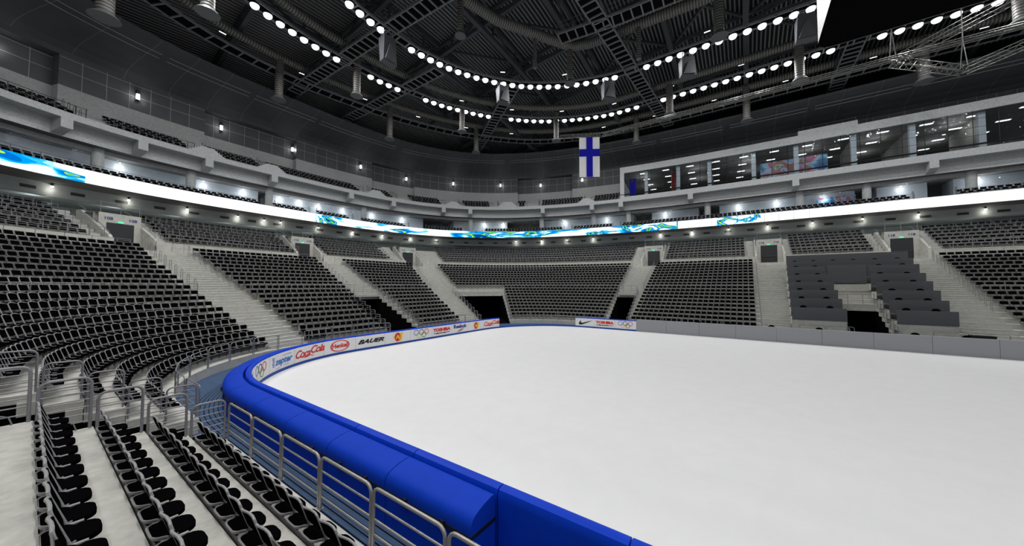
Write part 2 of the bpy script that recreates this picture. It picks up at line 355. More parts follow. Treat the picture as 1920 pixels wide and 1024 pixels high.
for a, b2 in segs(44, S_HI, dcuts):
    ss = srange(a, b2, .6)
    ter.strip(pts(AP, ZW, ss), pts(AP, 8.34, ss), 0, True)
    ter.strip(pts(AP, 8.34, ss), pts(AP+.14, 8.34, ss), 1, True); ter.strip(pts(AP+.14, 8.34, ss), pts(AP+.14, 8.0, ss), 0, True)
    for j in range(NU):
        ter.strip(pts(azu(j), zu(j)-(.43 if j else 0), ss), pts(azu(j), zu(j), ss), 0, True)
        ter.strip(pts(azu(j) if j else AP+.14, zu(j), ss), pts(azu(j+1), zu(j), ss), 1, True)
ss = srange(44, S_HI, .6)
ter.strip(pts(azu(NU), zu(NU-1), ss), pts(azu(NU), 10.6, ss), 0, True)
ter.strip(pts(azu(NU), 10.6, ss), pts(46, 10.6, ss), 1, True)
o = struct(ter.build('floor', [M['conc_l'], M['conc_f']])); o['label'] = 'stepped concrete terraces of the lower stand'
# near block: straight platforms the camera stands over
nb = MB()
for i in range(12):
    x1 = -arow(i); x2 = -arow(i+1); z = zrow(i); zl = zrow(i-1) if i else -.03
    nb.add([(x1,-14,zl),(x1,19.4,zl),(x1,19.4,z),(x1,-14,z)], [(0,1,2,3)], 0)
    nb.add([(x1,-14,z),(x1,19.4,z),(x2,19.4,z),(x2,-14,z)], [(0,1,2,3)], 1)
    nb.add([(x1,19.4,-.03),(x2,19.4,-.03),(x2,19.4,z),(x1,19.4,z)], [(0,1,2,3)], 2)
    for y in (10.9, 3.0, -5): nb.add([(x1,y,z+.002),(x1,y+.012,z+.002),(x2,y+.012,z+.002),(x2,y,z+.002)], [(0,1,2,3)], 2)
o = struct(nb.build('floor', [M['conc_l'], M['conc_f'], M['void']])); o['label'] = 'straight concrete platforms of the near stand'
# tunnel walls, coloured black to stand for their unlit depth
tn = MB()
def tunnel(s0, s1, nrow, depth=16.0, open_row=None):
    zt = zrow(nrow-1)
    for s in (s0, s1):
        for i in range(nrow):   # stepped side walls: concrete lip above, shade painted black below
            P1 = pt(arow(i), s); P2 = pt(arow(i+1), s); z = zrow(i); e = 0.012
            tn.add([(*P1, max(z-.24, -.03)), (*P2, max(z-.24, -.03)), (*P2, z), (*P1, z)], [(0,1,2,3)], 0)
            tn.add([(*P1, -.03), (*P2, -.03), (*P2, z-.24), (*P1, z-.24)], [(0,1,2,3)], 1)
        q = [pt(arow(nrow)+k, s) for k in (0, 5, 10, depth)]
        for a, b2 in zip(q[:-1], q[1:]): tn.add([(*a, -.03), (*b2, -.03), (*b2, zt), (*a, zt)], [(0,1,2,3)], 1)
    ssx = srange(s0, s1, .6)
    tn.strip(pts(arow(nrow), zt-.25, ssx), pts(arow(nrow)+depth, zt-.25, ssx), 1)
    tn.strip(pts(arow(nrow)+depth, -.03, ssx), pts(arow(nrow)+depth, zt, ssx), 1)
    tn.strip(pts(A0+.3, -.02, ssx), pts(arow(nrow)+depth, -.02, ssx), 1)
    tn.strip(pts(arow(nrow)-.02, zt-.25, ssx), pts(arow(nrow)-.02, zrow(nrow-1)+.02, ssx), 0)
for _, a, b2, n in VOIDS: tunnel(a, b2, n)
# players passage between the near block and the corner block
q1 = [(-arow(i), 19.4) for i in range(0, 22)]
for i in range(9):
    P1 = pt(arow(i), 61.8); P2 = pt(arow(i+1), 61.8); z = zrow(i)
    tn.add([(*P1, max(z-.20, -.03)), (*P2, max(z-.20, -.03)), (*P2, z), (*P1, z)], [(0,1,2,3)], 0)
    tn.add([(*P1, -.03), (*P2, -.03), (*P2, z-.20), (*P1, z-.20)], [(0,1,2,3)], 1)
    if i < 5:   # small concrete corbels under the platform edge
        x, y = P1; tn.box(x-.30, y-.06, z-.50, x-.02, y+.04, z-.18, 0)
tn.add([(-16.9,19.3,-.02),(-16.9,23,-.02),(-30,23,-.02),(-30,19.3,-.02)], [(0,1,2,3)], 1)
o = struct(tn.build('wall_tunnels', [M['conc_f'], M['void']])); o['label'] = 'entrance tunnel walls coloured black for their deep shade'
MS0, MS1 = 128.8, 131.3
# ---------------------------------------------------------------- stairs in the aisles
def aisle(letter, sb0, sb1, st0, st1, i0, desc):
    m = MB()
    for i in range(i0, 19):
        t = i/18; s0 = sb0+(st0-sb0)*t+.05; s1 = sb1+(st1-sb1)*t-.05
        z = zrow(i-1) if i else -.02; ssx = srange(s0, s1, .5)
        for k in (1,):
            a0 = arow(i)-.38; zz = z+RISE/2
            m.strip(pts(a0, z, ssx), pts(a0, zz, ssx), 0, True); m.strip(pts(a0, zz, ssx), pts(arow(i)+.01, zz, ssx), 0, True)
            for s in (s0, s1):
                p, q = pt(a0, s), pt(arow(i)+.01, s); m.add([(*p, z), (*q, z), (*q, zz), (*p, zz)], [(0,1,2,3)], 0)
        # dark lines below each step edge and at each riser foot
        for a0, zz in ((arow(i), zrow(i)), (arow(i)-.38, z+RISE/2)):
            m.strip(pts(a0-.006, zz-.02, ssx), pts(a0-.006, zz-.005, ssx), 1, True)
            m.strip(pts(a0-.004, zz-RISE/2+.0, ssx), pts(a0-.004, zz-RISE/2+.018, ssx), 1, True)
    o = m.build('aisle_stairs', [M['conc_step'], M['nose']])
    tag(o, desc, 'stairs')
    return o
aisle('A', 74.3, 76.5, 75.0, 76.2, 0, 'pale concrete aisle stairs between the corner block and the next')
aisle('B', 83.1, 86.7, 84.4, 87.2, 9, 'concrete aisle stairs rising above the leftmost visible black tunnel')
aisle('C', 92.3, 94.95, 94.0, 95.4, 0, 'pale concrete aisle stairs beside the wide black tunnel')
aisle('D', 109.2, 111.5, 109.7, 112.4, 9, 'concrete aisle stairs above the narrow tunnel right of centre')
aisle('E', 123.1, 125.5, 123.1, 125.5, 0, 'straight concrete stairs left of the grey media desks')
aisle('F', 134.8, 137.4, 134.8, 137.4, 0, 'straight concrete stairs right of the grey media desks')

# ================================================================ railings
def hoop_panel(m, p, q, z, h, r=0.022, bars=(0.28,0.52,0.76), rc=0.12, n=6, rb=None):
    """rounded top rail frame from p to q (plan points), with cross bars"""
    p = Vector((*p, z)); q = Vector((*q, z)); d = (q-p); L = d.length; d.normalize(); U = Vector((0,0,1)); P = [p, p+U*(h-rc)]
    for k in (1,2,3): t = k/4*PI/2; P.append(p+d*(rc-rc*math.cos(t))+U*(h-rc+rc*math.sin(t)))
    P.append(p+d*rc+U*h); P.append(q-d*rc+U*h)
    for k in (1,2,3): t = k/4*PI/2; P.append(q-d*(rc-rc*math.sin(t))+U*(h-rc+rc*math.cos(t)))
    P += [q+U*(h-rc), q]
    m.tube(P, r, n)
    for f_ in bars: m.tube([p+U*(h*f_), q+U*(h*f_)], rb or r*.62, n, cap=False)
# front guard rail along row 0 of the near block: each frame is one thing
for k in range(16):
    y1 = 19.42-1.675*k; y0 = y1-1.60
    if y1 < 1: break
    m = MB(); hoop_panel(m, (0,0), (0,1.60), 0, .97, .027, (.25,.49,.73), .13, 10, .017)
    for yy in (0, 1.6): m.obox((0, yy), (1,0), (0,1), .05, .035, 0, .012)
    r_ = empty('guard_rail', (-A0+.06, y0, Z0-.03), 0, f'grey tubular guard rail frame by the blue pads, {nth(k+1)} from the crossing rails', 'railing', 'front guard rails of the near block')
    m.build('rail_frame', M['steel_near'], r_, True)
# cross rails closing off the end of the near rows
for i in range(7):
    r_ = empty('crossing_rail', (-arow(i)-.05, 19.36, zrow(i)), 0, f'steel end railing with six bars closing the {nth(i+1)} row above the ice', 'railing', 'end railings of the near block')
    m = MB(); hoop_panel(m, (0,0), (-.66,0), -.02, 1.1, .027, (.16,.3,.44,.58,.72,.86), .14, 8, .013); m.build('rail_frame', M['steel'], r_, True)
    m = MB(); P = [Vector((-.66+.0, -.03, .2)), Vector((-.3, -.03, .2)), Vector((-.22, -.03, .16)), Vector((-.18,-.03,.02)), Vector((-.24,-.03,-.1)), Vector((-.6,-.03,-.14))]; m.tube(P, .012, 6); m.build('hook_rail', M['steel'], r_, True)
for i in range(8):
    p = pt(arow(i)+.05, 61.95); q = pt(arow(i)+.70, 61.95); an = math.atan2(q[1]-p[1], q[0]-p[0]); L = math.dist(p, q)
    r_ = empty('crossing_rail', (*p, zrow(i)), an, f'steel end railing on the far side of the players passage, {nth(i+1)} row up', 'railing', 'end railings of the corner block')
    m = MB(); hoop_panel(m, (0,0), (L,0), 0, 1.05, .025, (.16,.3,.44,.58,.72,.86), .13, 6, .012); m.build('rail_frame', M['steel'], r_, True)
# guard rails along the front of the other blocks
def front_rails(s0, s1, desc, gname, mt='steel'):
    X = arc_positions(A0-.05, s0, s1, 1.67)
    for k, s in enumerate(X):
        (x, y), t, n = frame(A0-.05, s)
        r_ = empty('guard_rail', (x, y, Z0), math.atan2(t[1], t[0]), f'low tubular guard rail, {nth(k+1)} frame along the {desc}', 'railing', gname)
        m = MB(); hoop_panel(m, (-.79,0), (.79,0), 0, .95, .022, (.3,.6), .12, 5, .013); m.build('rail_frame', M[mt], r_, True)
for nm, ds, a, b2 in (('corner', 'corner block past the passage', 61.9, 76.2), ('curve', 'block behind the sponsor boards', 76.4, 83.1), ('l', 'end block left of the wide tunnel', 86.8, 94.9), ('c', 'end block right of the wide tunnel', 98.6, 109.1), ('f', 'far side block', 111.7, 125.3), ('m', 'foot of the media desks', 125.6, 129.0), ('m2', 'foot of the right media desks', 132.2, 136.9), ('r', 'rightmost far side block', 137.2, 146)):
    front_rails(a, b2, ds, 'guard rails along the '+ds)
# stepped side rails along tunnels
def step_rails(s, i0, i1, desc):
    r_ = empty('stepped_railing', (*pt(arow(i0), s), zrow(i0)), 0, desc, 'railing')
    bx, by = pt(arow(i0), s); bz = zrow(i0)
    for i in range(i0, i1):
        p = pt(arow(i)+.05, s); q = pt(arow(i)+.70, s); m = MB(); hoop_panel(m, (p[0]-bx, p[1]-by), (q[0]-bx, q[1]-by), zrow(i)-bz-.35, 1.15, .028, (.2,.36,.52,.68,.84), .12, 5, .015); m.build('rail_frame', M['steel'], r_, True)
step_rails(83.15, 0, 9, 'stepped steel railing on the left edge of the leftmost tunnel')
step_rails(94.9, 0, 9, 'stepped steel railing between aisle stairs and wide tunnel')
step_rails(98.55, 0, 9, 'stepped steel railing on the right edge of the wide tunnel')
step_rails(111.55, 0, 9, 'stepped steel railing on the right edge of the narrow tunnel')
step_rails(86.75, 0, 9, 'stepped steel railing on the right edge of the leftmost tunnel')
step_rails(MS0-.12, 0, 7, 'stepped steel railing on the left edge of the media tunnel')
step_rails(MS1+.12, 0, 7, 'stepped steel railing on the right edge of the media tunnel')
# long level rails
def long_rail(a, z, h, s0, s1, label, cat='railing', gap=1.5, bars=(.5,), r=.02, mt='steel', group=None, ends=True):
    m = MB(); ssx = srange(s0, s1, .7)
    m.tube(pts(a, z+h, ssx), r, 4)
    for f_ in bars: m.tube(pts(a, z+h*f_, ssx), r*.6, 4, cap=False)
    for s in arc_positions(a, s0, s1, gap)+[s0+.02, s1-.02]:
        x, y = pt(a, s); m.tube([(x,y,z),(x,y,z+h)], r*1.1, 4)
    x, y = pt(a, (s0+s1)/2); m.v = [(v[0]-x, v[1]-y, v[2]-z) for v in m.v]
    r_ = m.build('long_railing', M[mt], loc=(x, y, z)); tag(r_, label, cat, group)
    return r_
for nm, ds in BL:
    s0, s1 = brange(nm, 9); long_rail(arow(9)+.06, zrow(9), .95, s0+.1, s1-.1, f'level railing halfway up the {ds}', bars=(.3,.6))
for nm, _, s in (('B', 0, (83.4, 86.6)), ('C', 0, (95.0, 98.4)), ('D', 0, (109.3, 111.4))):
    ds = {'B': 'leftmost tunnel', 'C': 'wide tunnel', 'D': 'narrow tunnel right of centre'}[nm]
    long_rail(arow(9)+.02, zrow(8), 1.25, s[0], s[1], f'railing on the concrete edge over the {ds}', bars=(.5,), gap=1.0)
UB = [(62, 74.55, 'corner block'), (75.9, 83.2, 'block behind the sponsor boards'), (86.7, 93.2, 'left end block'), (95.9, 109.7, 'central end block'), (113.1, 122.4, 'far side block'), (126.6, 134.0, 'block above the media desks'), (138.4, S_HI, 'rightmost block')]
for s0, s1, ds in UB:
    long_rail(AP+.07, 8.34, .75, s0, s1, f'walkway parapet railing of the {ds}', gap=1.2, bars=(.35,.7))
    for j in range(1, NU):
        long_rail(azu(j)+.04, zu(j), .92, s0+.1, s1-.1, f'safety railing on the {nth(j+1)} upper row of the {ds}', gap=1.25, bars=(), r=.017, group=None)
    if s0 > 60: long_rail(AW+.05, zrow(18)+.3, .8, s0-.2, s1+.2, f'low railing in front of the walkway of the {ds}', gap=1.4, bars=(.5,), r=.015)
# hoop handrails beside the aisle steps
def hoops(s_b, s_t, i0, i1, desc):
    for i in range(i0, i1):
        s = s_b+(s_t-s_b)*i/18; a = arow(i)+.2; (x, y), t, n = frame(a, s); z = zrow(i)
        m = MB(); p = (0, 0); h = .95; P = [(0,0,0),(0,0,h-.12),(.03,0,h-.04),(.12,0,h),(.21,0,h-.04),(.24,0,h-.12),(.24,0,0)]; m.tube(P, .018, 5)
        r_ = empty('hoop_handrail', (x, y, z), math.atan2(n[1], n[0]), f'steel hoop handrail on the {desc}, row {nth(i+1)}', 'handrail', 'hoop handrails on the '+desc)
        m.build('hoop', M['steel'], r_, True)
hoops(74.45, 75.1, 10, 19, 'left side of the corner aisle'); hoops(76.4, 76.1, 10, 19, 'right side of the corner aisle')
hoops(83.2, 84.5, 10, 19, 'left side of the stairs over the leftmost tunnel'); hoops(86.6, 87.1, 10, 19, 'right side of the stairs over the leftmost tunnel')
hoops(92.4, 94.1, 10, 19, 'left side of the wide tunnel aisle'); hoops(95.2, 95.3, 10, 19, 'right side of the wide tunnel aisle')
hoops(109.2, 109.8, 10, 19, 'left side of the narrow tunnel aisle'); hoops(111.5, 112.3, 10, 19, 'right side of the narrow tunnel aisle')
hoops(123.2, 123.2, 0, 19, 'left side of the stairs before the media desks'); hoops(137.3, 137.3, 6, 19, 'right side of the rightmost stairs')

# ================================================================ seats
def rrect(w0, w1, y0, y1, r, n=4):    # rounded outline, tapering from width w0 (at y0) to w1 (at y1)
    P = []
    for (cx, cy, a0) in ((w1/2-r, y1-r, 0), (-w1/2+r, y1-r, 90), (-w0/2+r, y0+r, 180), (w0/2-r, y0+r, 270)):
        for k in range(n+1): t = math.radians(a0+90*k/n); P.append((cx+r*math.cos(t), cy+r*math.sin(t)))
    return P
def plate(m, out, f, th):   # out: list of 2D points, f maps (x,y,d)->3D
    n = len(out); A = [f(x, y, 0) for x, y in out]; B = [f(x, y, th) for x, y in out]
    m.add(A+B, [tuple(range(n))[::-1], tuple(range(n, 2*n))]+[(k, (k+1) % n, n+(k+1) % n, n+k) for k in range(n)])
# local axes: x along the row, y outward (towards the rear), z up; origin on the platform at its rear edge
def make_seat():
    root = empty('arena_seat', (0,0,0)); parts = []
    m = MB(); plate(m, rrect(.40,.37,-.365,-.08,.13), lambda x, y, d: (x, y, .405+d+.02*max(0, y+.25)), .05); parts.append(m.build('seat_cushion', M['black'], root, False))
    zs = lambda y: .45+.16*(y+.2)
    m = MB(); plate(m, [(-x, y) for x, y in rrect(.47,.39,-.20,.035,.10)][::-1], lambda x, y, d: (x, y, zs(y)-.03+d), .03)
    lp_ = [(.235,-.15)]+rrect(.475,.395,-.20,.04,.10)[:10]+[(-.235,-.15)]; m.tube([(x, y, zs(y)+.005) for x, y in lp_], .010, 6, cap=False); parts.append(m.build('seat_shell', M['seat_grey'], root, True))
    m = MB(); plate(m, rrect(.45,.37,-.19,.022,.09), lambda x, y, d: (x, y, zs(y)+.002+d), .012); parts.append(m.build('rear_pad', M['black'], root))
    # backrest leaning to the rear
    fy = lambda z: -.13+(z-.48)*.30
    m = MB(); plate(m, rrect(.37,.40,.575,.83,.05), lambda x, z, d: (x, fy(z)+d-.02*math.cos(x*7), z), .028); parts.append(m.build('backrest', M['black'], root))
    m = MB(); top = [(-.235,.80),(-.22,.842),(-.15,.862),(-.05,.866),(.05,.858),(.13,.838),(.20,.822),(.235,.80)]
    m.tube([(-.238, fy(.45), .46)]+[(x, fy(z)+.012+.012*math.sin(x*13), z) for x, z in top]+[(.238, fy(.45), .45)], .016, 6); parts.append(m.build('back_frame', M['seat_grey'], root, True))
    m = MB()
    for dx in (-.045, -.02, .005): m.box(.24+dx*.6-.006, -.26, .43, .24+dx*.6+.006, -.14, .46)
    m.box(.205,-.20,.36,.249,-.08,.42); h_ = m.build('hinge', M['seat_grey'], root)
    m = MB(); m.bar((.21,-.12,.40), (.21,.0,.16), .05, 0, .03); m.box(.18,.0,.08,.245,.02,.26); m.box(-.245,.006,.16,.245,.014,.44); m.bar((0,.0,.3), (0,-.1,.44), .1, 0, .02); parts += [h_, m.build('bracket', M['seat_far'], root)]
    kids(root, *parts); return root
proto = make_seat(); proto_used = False
FAR = MB()
def far_seat(x, y, z, t, n):
    T = lambda a, b2, c: (x+t[0]*a+n[0]*b2, y+t[1]*a+n[1]*b2, z+c)
    def bx(x0, x1, y0, y1, z0, z1, lean, mi):
        FAR.hexa([T(x0,y0,z0),T(x1,y0,z0),T(x1,y1,z0),T(x0,y1,z0),T(x0,y0+lean,z1),T(x1,y0+lean,z1),T(x1,y1+lean,z1),T(x0,y1+lean,z1)], mi)
    c = .05
    P = [(-.17,.60),(.17,.60),(.19,.63),(.19,.79),(.165,.82),(-.165,.82),(-.19,.79),(-.19,.63)]
    A = [T(a, -.12+(b2-.5)*.3-.025, b2) for a, b2 in P]; B = [T(a, -.12+(b2-.5)*.3+.01, b2) for a, b2 in P]
    FAR.add(A+B, [(7,6,5,4,3,2,1,0), tuple(range(8,16))]+[(k, (k+1) % 8, 8+(k+1) % 8, 8+k) for k in range(8)], 0)
    bx(-.23, .23, -.10, -.085, .575, .85, .085, 1)         # grey back shell
    bx(-.235, -.205, -.12, -.10, .42, .60, .05, 1)
    bx(.205, .235, -.12, -.10, .10, .60, .05, 1)              # post
    Q = [(-.19,-.0),(.19,-.0),(.18,-.30),(.12,-.37),(-.12,-.37),(-.18,-.30)]
    A = [T(a, b2, .40) for a, b2 in Q]; B = [T(a, b2, .43) for a, b2 in Q]
    FAR.add(A+B, [(5,4,3,2,1,0)[::-1], (6,7,8,9,10,11)[::-1]]+[(k, (k+1) % 6, 6+(k+1) % 6, 6+k) for k in range(6)], 0)
SEATS = []   # (x, y, z, t, n, label, group)
for i in range(0, 4):     # near block, straight rows
    for k in range(30):
        y = 18.62-.5*k
        if y < 5: break
        SEATS.append((-arow(i)-.73, y, zrow(i), (0,1), (-1,0), f'black seat in near row {nth(i+1)} above the blue pads, {nth(k+1)} from the crossing rail', 'seats of the near block', True))
for nm, ds in BL:
    for i in range(19):
        s0, s1 = brange(nm, i); a = arow(i)+.73
        if nm == 'corner' and i >= 9: s0 = 60.5 if i > 12 else 61
        for k, s in enumerate(arc_positions(a, s0+.05, s1-.05, .5)):
            (x, y), t, n = frame(a, s)
            SEATS.append((x, y, zrow(i), t, n, f'black seat, {nth(k+1)} along row {nth(i+1)} of the {ds}', 'seats of the '+ds, True))
for s0, s1, ds in UB:
    for j in range(NU):
        a = azu(j)+.70
        e0 = .12
        for s in arc_positions(a, s0+e0, s1-e0, .5):
            (x, y), t, n = frame(a, s); SEATS.append((x, y, zu(j), t, n, '', '', False))
ic = np.array(co.matrix_world.inverted())
def in_view(x, y, z):
    v = ic@np.array([x, y, z, 1.0])
    return v[2] < -.3 and abs(v[0]/-v[2]*FPX) < 985 and abs(v[1]/-v[2]*FPX) < 545
cand = [(math.dist((q[0], q[1], q[2]+.5), (CX, CY, CZ)), k) for k, q in enumerate(SEATS) if q[7] and in_view(q[0], q[1], q[2]+.6)]
cand.sort(); near = set(k for _, k in cand[:300])
for k, (x, y, z, t, n, lb, gr, ok) in enumerate(SEATS):
    if k in near:
        o = proto if not proto_used else copy_tree(proto); proto_used = True
        o.location = (x, y, z); o.rotation_euler = (0,0,math.atan2(-t[1], -t[0]) if (n[0]*(-t[1])+n[1]*t[0]) < 0 else math.atan2(t[1], t[0]))
        tag(o, lb, 'seat', gr)
    elif in_view(x, y, z+.6) or math.dist((x, y), (CX, CY)) < 30: far_seat(x, y, z, t, n)

# ================================================================ boards and pads around the ice
RR = 8.14; EC = (-15+RR, 30-RR)
ARC = RR*PI/2
def bnd(u, off=0.0):
    """boundary of the ice measured from the end of the left corner curve; returns point, tangent, outward normal"""
    if u < -ARC: return (-15-off, EC[1]+(u+ARC)), (0,1), (-1,0)
    if u < 0:
        t = -u/RR; return (EC[0]-(RR+off)*math.sin(t), EC[1]+(RR+off)*math.cos(t)), (math.cos(t), math.sin(t)), (-math.sin(t), math.cos(t))
    W = 2*(15-RR)
    if u < W: return (EC[0]+u, 30+off), (1,0), (0,1)
    if u < W+ARC:
        t = (u-W)/RR; return (15-RR+(RR+off)*math.sin(t), EC[1]+(RR+off)*math.cos(t)), (math.cos(t), -math.sin(t)), (math.sin(t), math.cos(t))
    return (15+off, EC[1]-(u-W-ARC)), (0,-1), (1,0)
def prof_strip(m, u0, u1, prof, mi=0, caps=True, step=.4, closed=True):
    us = srange(u0, u1, step); rows = []
    for off, z in prof: rows.append([(*bnd(u, off)[0], z) for u in us])
    m.grid(rows, mi, closed)
    if caps:
        m.add([r[0] for r in rows[:len(prof)]], [tuple(range(len(prof)))], mi); m.add([r[-1] for r in rows[:len(prof)]], [tuple(range(len(prof)))[::-1]], mi)
PADPROF = [(0.0,.95),(0.0,1.03),(.02,1.06),(.06,1.075),(.14,1.07),(.19,1.045),(.215,.99),(.225,.9),(.215,.5),(.225,.0),(.20,-.02),(.03,-.02),(.03,.95)]
UJ = lambda k: 2.3*k
def text_mesh(txt, size, shear=0.0, wide=1.0, bold=0.0, space=1.0):
    c = bpy.data.curves.new('lettering', 'FONT'); c.body = txt; c.size = size; c.shear = shear; c.offset = bold; c.space_character = space; c.resolution_u = 3
    c.align_x = 'CENTER'; c.align_y = 'CENTER'
    o = bpy.data.objects.new('lettering', c); me = o.to_mesh(); vs = [(v.co.x*wide, v.co.y) for v in me.vertices]; fs = [tuple(p.vertices) for p in me.polygons]
    o.to_mesh_clear(); bpy.data.objects.remove(o); bpy.data.curves.remove(c); return vs, fs
def ring2(cx, cy, r, w, n=28, sx=1.0):
    V = []; F = []
    for k in range(n):
        t = 2*PI*k/n
        V += [(cx+sx*(r-w/2)*math.cos(t), cy+(r-w/2)*math.sin(t)), (cx+sx*(r+w/2)*math.cos(t), cy+(r+w/2)*math.sin(t))]
    for k in range(n): a = 2*k; b2 = 2*((k+1) % n); F.append((a, a+1, b2+1, b2))
    return V, F
def poly2(P): return list(P), [tuple(range(len(P)))]
def logo(kind):
    L = []   # (part name, material, verts, faces, layer)
    if kind == 'rings':
        for (cx, cy, mt) in ((-.42,.10,'inkblue'),(0,.10,'ink'),(.42,.10,'red'),(-.21,-.08,'yellow'),(.21,-.08,'green')): L.append(('ring', mt, *ring2(cx*1.05, cy*1.1, .185, .045), 1+abs(cx)))
    elif kind == 'coke':
        L.append(('lettering', 'red', *text_mesh('Coca', .54, .35, 1.0, .014, .84), 1)); v = L[-1][2]; L[-1] = ('lettering', 'red', [(x-.44, y-.01) for x, y in v], L[-1][3], 1)
        v, f = text_mesh('Cola', .54, .35, 1.0, .014, .84); L.append(('lettering', 'red', [(x+.50, y+.08) for x, y in v], f, 1))
        L.append(('swash', 'red', *poly2([(-.62,-.16),(-.2,-.24),(.1,-.17),(.28,-.23),(.3,-.2),(.1,-.13),(-.2,-.20),(-.6,-.12)]), 1)); L.append(('swash', 'red', *poly2([(-.02,.02),(.10,.06),(.10,.09),(-.02,.05)]), 1))
    elif kind == 'henkel':
        L.append(('oval', 'red', *ring2(0, 0, .31, .045, 32, 1.75), 1)); L.append(('lettering', 'red', *text_mesh('Henkel', .33, 0, 1.0, .014), 1))
    elif kind == 'bauer': L.append(('lettering', 'ink', *text_mesh('BAUER', .34, .45, 1.6, .018), 1))
    elif kind == 'zepter':
        v, f = text_mesh('zepter', .42, .25, 1.1, .014); L.append(('lettering', 'inkblue', [(x+.15, y) for x, y in v], f, 1)); v, f = text_mesh('international', .07, 0, 1.1); L.append(('small_print', 'inkblue', [(x+.35, y-.24) for x, y in v], f, 1))
        for k in range(6): L.append(('bar', 'inkblue', *poly2([(-.72+.02*(k % 3), .20-.075*k), (-.52-.02*(k % 2), .20-.075*k), (-.52-.02*(k % 2), .245-.075*k), (-.72+.02*(k % 3), .245-.075*k)]), 1))
        L.append(('frame_line', 'inkblue', *poly2([(-.45,-.30),(-.1,-.30),(-.1,-.285),(-.45,-.285)]), 1)); L.append(('frame_line', 'inkblue', *poly2([(.1,.22),(.75,.22),(.75,.235),(.1,.235)]), 1))
    elif kind == 'aj':
        L.append(('spark', 'yellow', *poly2([(-.42,.02),(-.12,.16),(.02,.12),(.36,.34),(.22,-.30),(.0,-.26),(-.14,-.12)]), 1))
        L.append(('disc', 'red', *poly2([(.24*math.cos(t/20*2*PI)-.02, .30*math.sin(t/20*2*PI)) for t in range(20)]), 2)); L.append(('lettering', 'yellow', *text_mesh('Aj', .36, .1, 1.0, .012), 3))
        L.append(('stroke', 'yellow', *poly2([(.22,-.28),(.27,-.28),(.38,.30),(.30,.30)]), 3))
    elif kind == 'toshiba':
        v, f = text_mesh('TOSHIBA', .31, 0, 1.3, .022); L.append(('lettering', 'red', [(x, y+.07) for x, y in v], f, 1)); v, f = text_mesh('Leading Innovation >>>', .155, 0, 1.05, .008); L.append(('slogan', 'ink', [(x, y-.17) for x, y in v], f, 1))
    elif kind == 'reebok':
        v, f = text_mesh('Reebok', .40, 0, 1.15, .018); L.append(('lettering', 'navy', [(x, y+.13) for x, y in v], f, 1))
        L.append(('vector_stripe', 'red', *poly2([(-.45,-.02),(-.05,-.14),(.42,.02),(.05,-.18),(-.12,-.12)]), 1)); L.append(('vector_stripe', 'ink', *poly2([(-.35,-.30),(-.25,-.30),(.05,-.16),(-.05,-.14)]), 1)); L.append(('vector_stripe', 'ink', *poly2([(-.15,-.32),(-.03,-.32),(.12,-.18),(.5,-.02),(.2,-.22)]), 1))
    elif kind == 'nike':
        L.append(('swoosh', 'ink', *poly2([(.80,.22),(.40,.12),(-.02,.0),(-.22,-.055),(-.36,-.06),(-.42,0),(-.40,.09),(-.36,.17),(-.45,.13),(-.56,.0),(-.62,-.11),(-.60,-.21),(-.50,-.26),(-.34,-.25),(-.16,-.18)]), 1))
    return L
def board(u0, u1, label, face=True, lg=None, mirror=False, group=None):
    um = (u0+u1)/2; (x, y), t, n = bnd(um)
    r_ = empty('board_panel', (x, y, 0), 0, label, 'rink board', group); 
    def loc(m): m.v = [(v[0]-x, v[1]-y, v[2]) for v in m.v]; return m
    m = MB(); prof_strip(m, u0+.012, u1-.012, PADPROF); loc(m).build('blue_pad', M['blue'], r_, True)
    m = MB(); 
    us = srange(u0+.006, u1-.006, .25)
    A = [(*bnd(u, -.012)[0], .15) for u in us]; B = [(*bnd(u, -.012)[0], .985) for u in us]; C2 = [(*bnd(u, .03)[0], .985) for u in us]
    m.strip(A, B); m.strip(B, C2); loc(m).build('white_face', M['white'], r_)
    m = MB(); m.strip([(*bnd(u, -.02)[0], -.0) for u in us], [(*bnd(u, -.02)[0], .15) for u in us]); m.strip([(*bnd(u, -.02)[0], .15) for u in us], [(*bnd(u, .03)[0], .15) for u in us]); loc(m).build('kick_strip', M['blue_kick'], r_)
    if lg:
        sc = (u1-u0)/2.3*1.2
        for nm, mt, vs, fs, ly in logo(lg):
            m = MB(); 
            P = []
            for (a, b2) in vs:
                (px, py), _, _ = bnd(um+a*sc, -.018-.003*ly); P.append((px-x, py-y, .57+b2*1.12))
            m.add(P, [f[::-1] for f in fs]); m.build(nm, M[mt], r_)
    return r_
# near long side: padded boards seen from behind
k = 0
ys = [11.36-2.21*j for j in range(-4, 10)]
for j, yj in enumerate(ys[:-1]):
    u1 = yj-EC[1]-ARC; u0 = u1-2.21
    board(u0, u1, f'blue padded rink board on the near side, {nth(j+1)} panel from the corner curve', group='padded boards of the near side')
u = ys[0]-EC[1]-ARC; us_ = [u]
while us_[-1] < UJ(-5)-1: us_.append(us_[-1]+(UJ(-5)-u)/max(1, round((UJ(-5)-u)/2.3)))
for a, b2 in zip(us_[:-1], us_[1:]): board(a, b2, f'blue padded rink board turning through the near corner, {nth(us_.index(a)+1)} piece', group='padded boards of the near corner')
seq = [(-5,'reebok','navy sportswear logo'),(-4,'rings','five interlaced coloured rings, nearest to the corner'),(-3,'zepter','blue zepter lettering'),(-2,'coke','red script cola logo, nearest to the corner'),(-1,'henkel','red oval detergent logo'),(0,'bauer','black slanted lettering'),(1,'aj','red and yellow badge, left of the rings'),(2,'rings','five interlaced rings left of red lettering'),(3,'toshiba','red block lettering, on the curved end boards'),(4,'reebok','navy lettering over a red and black stripe'),(5,'aj','red and yellow badge beside the end script logo'),(6,'coke','red script cola logo at the open end')]
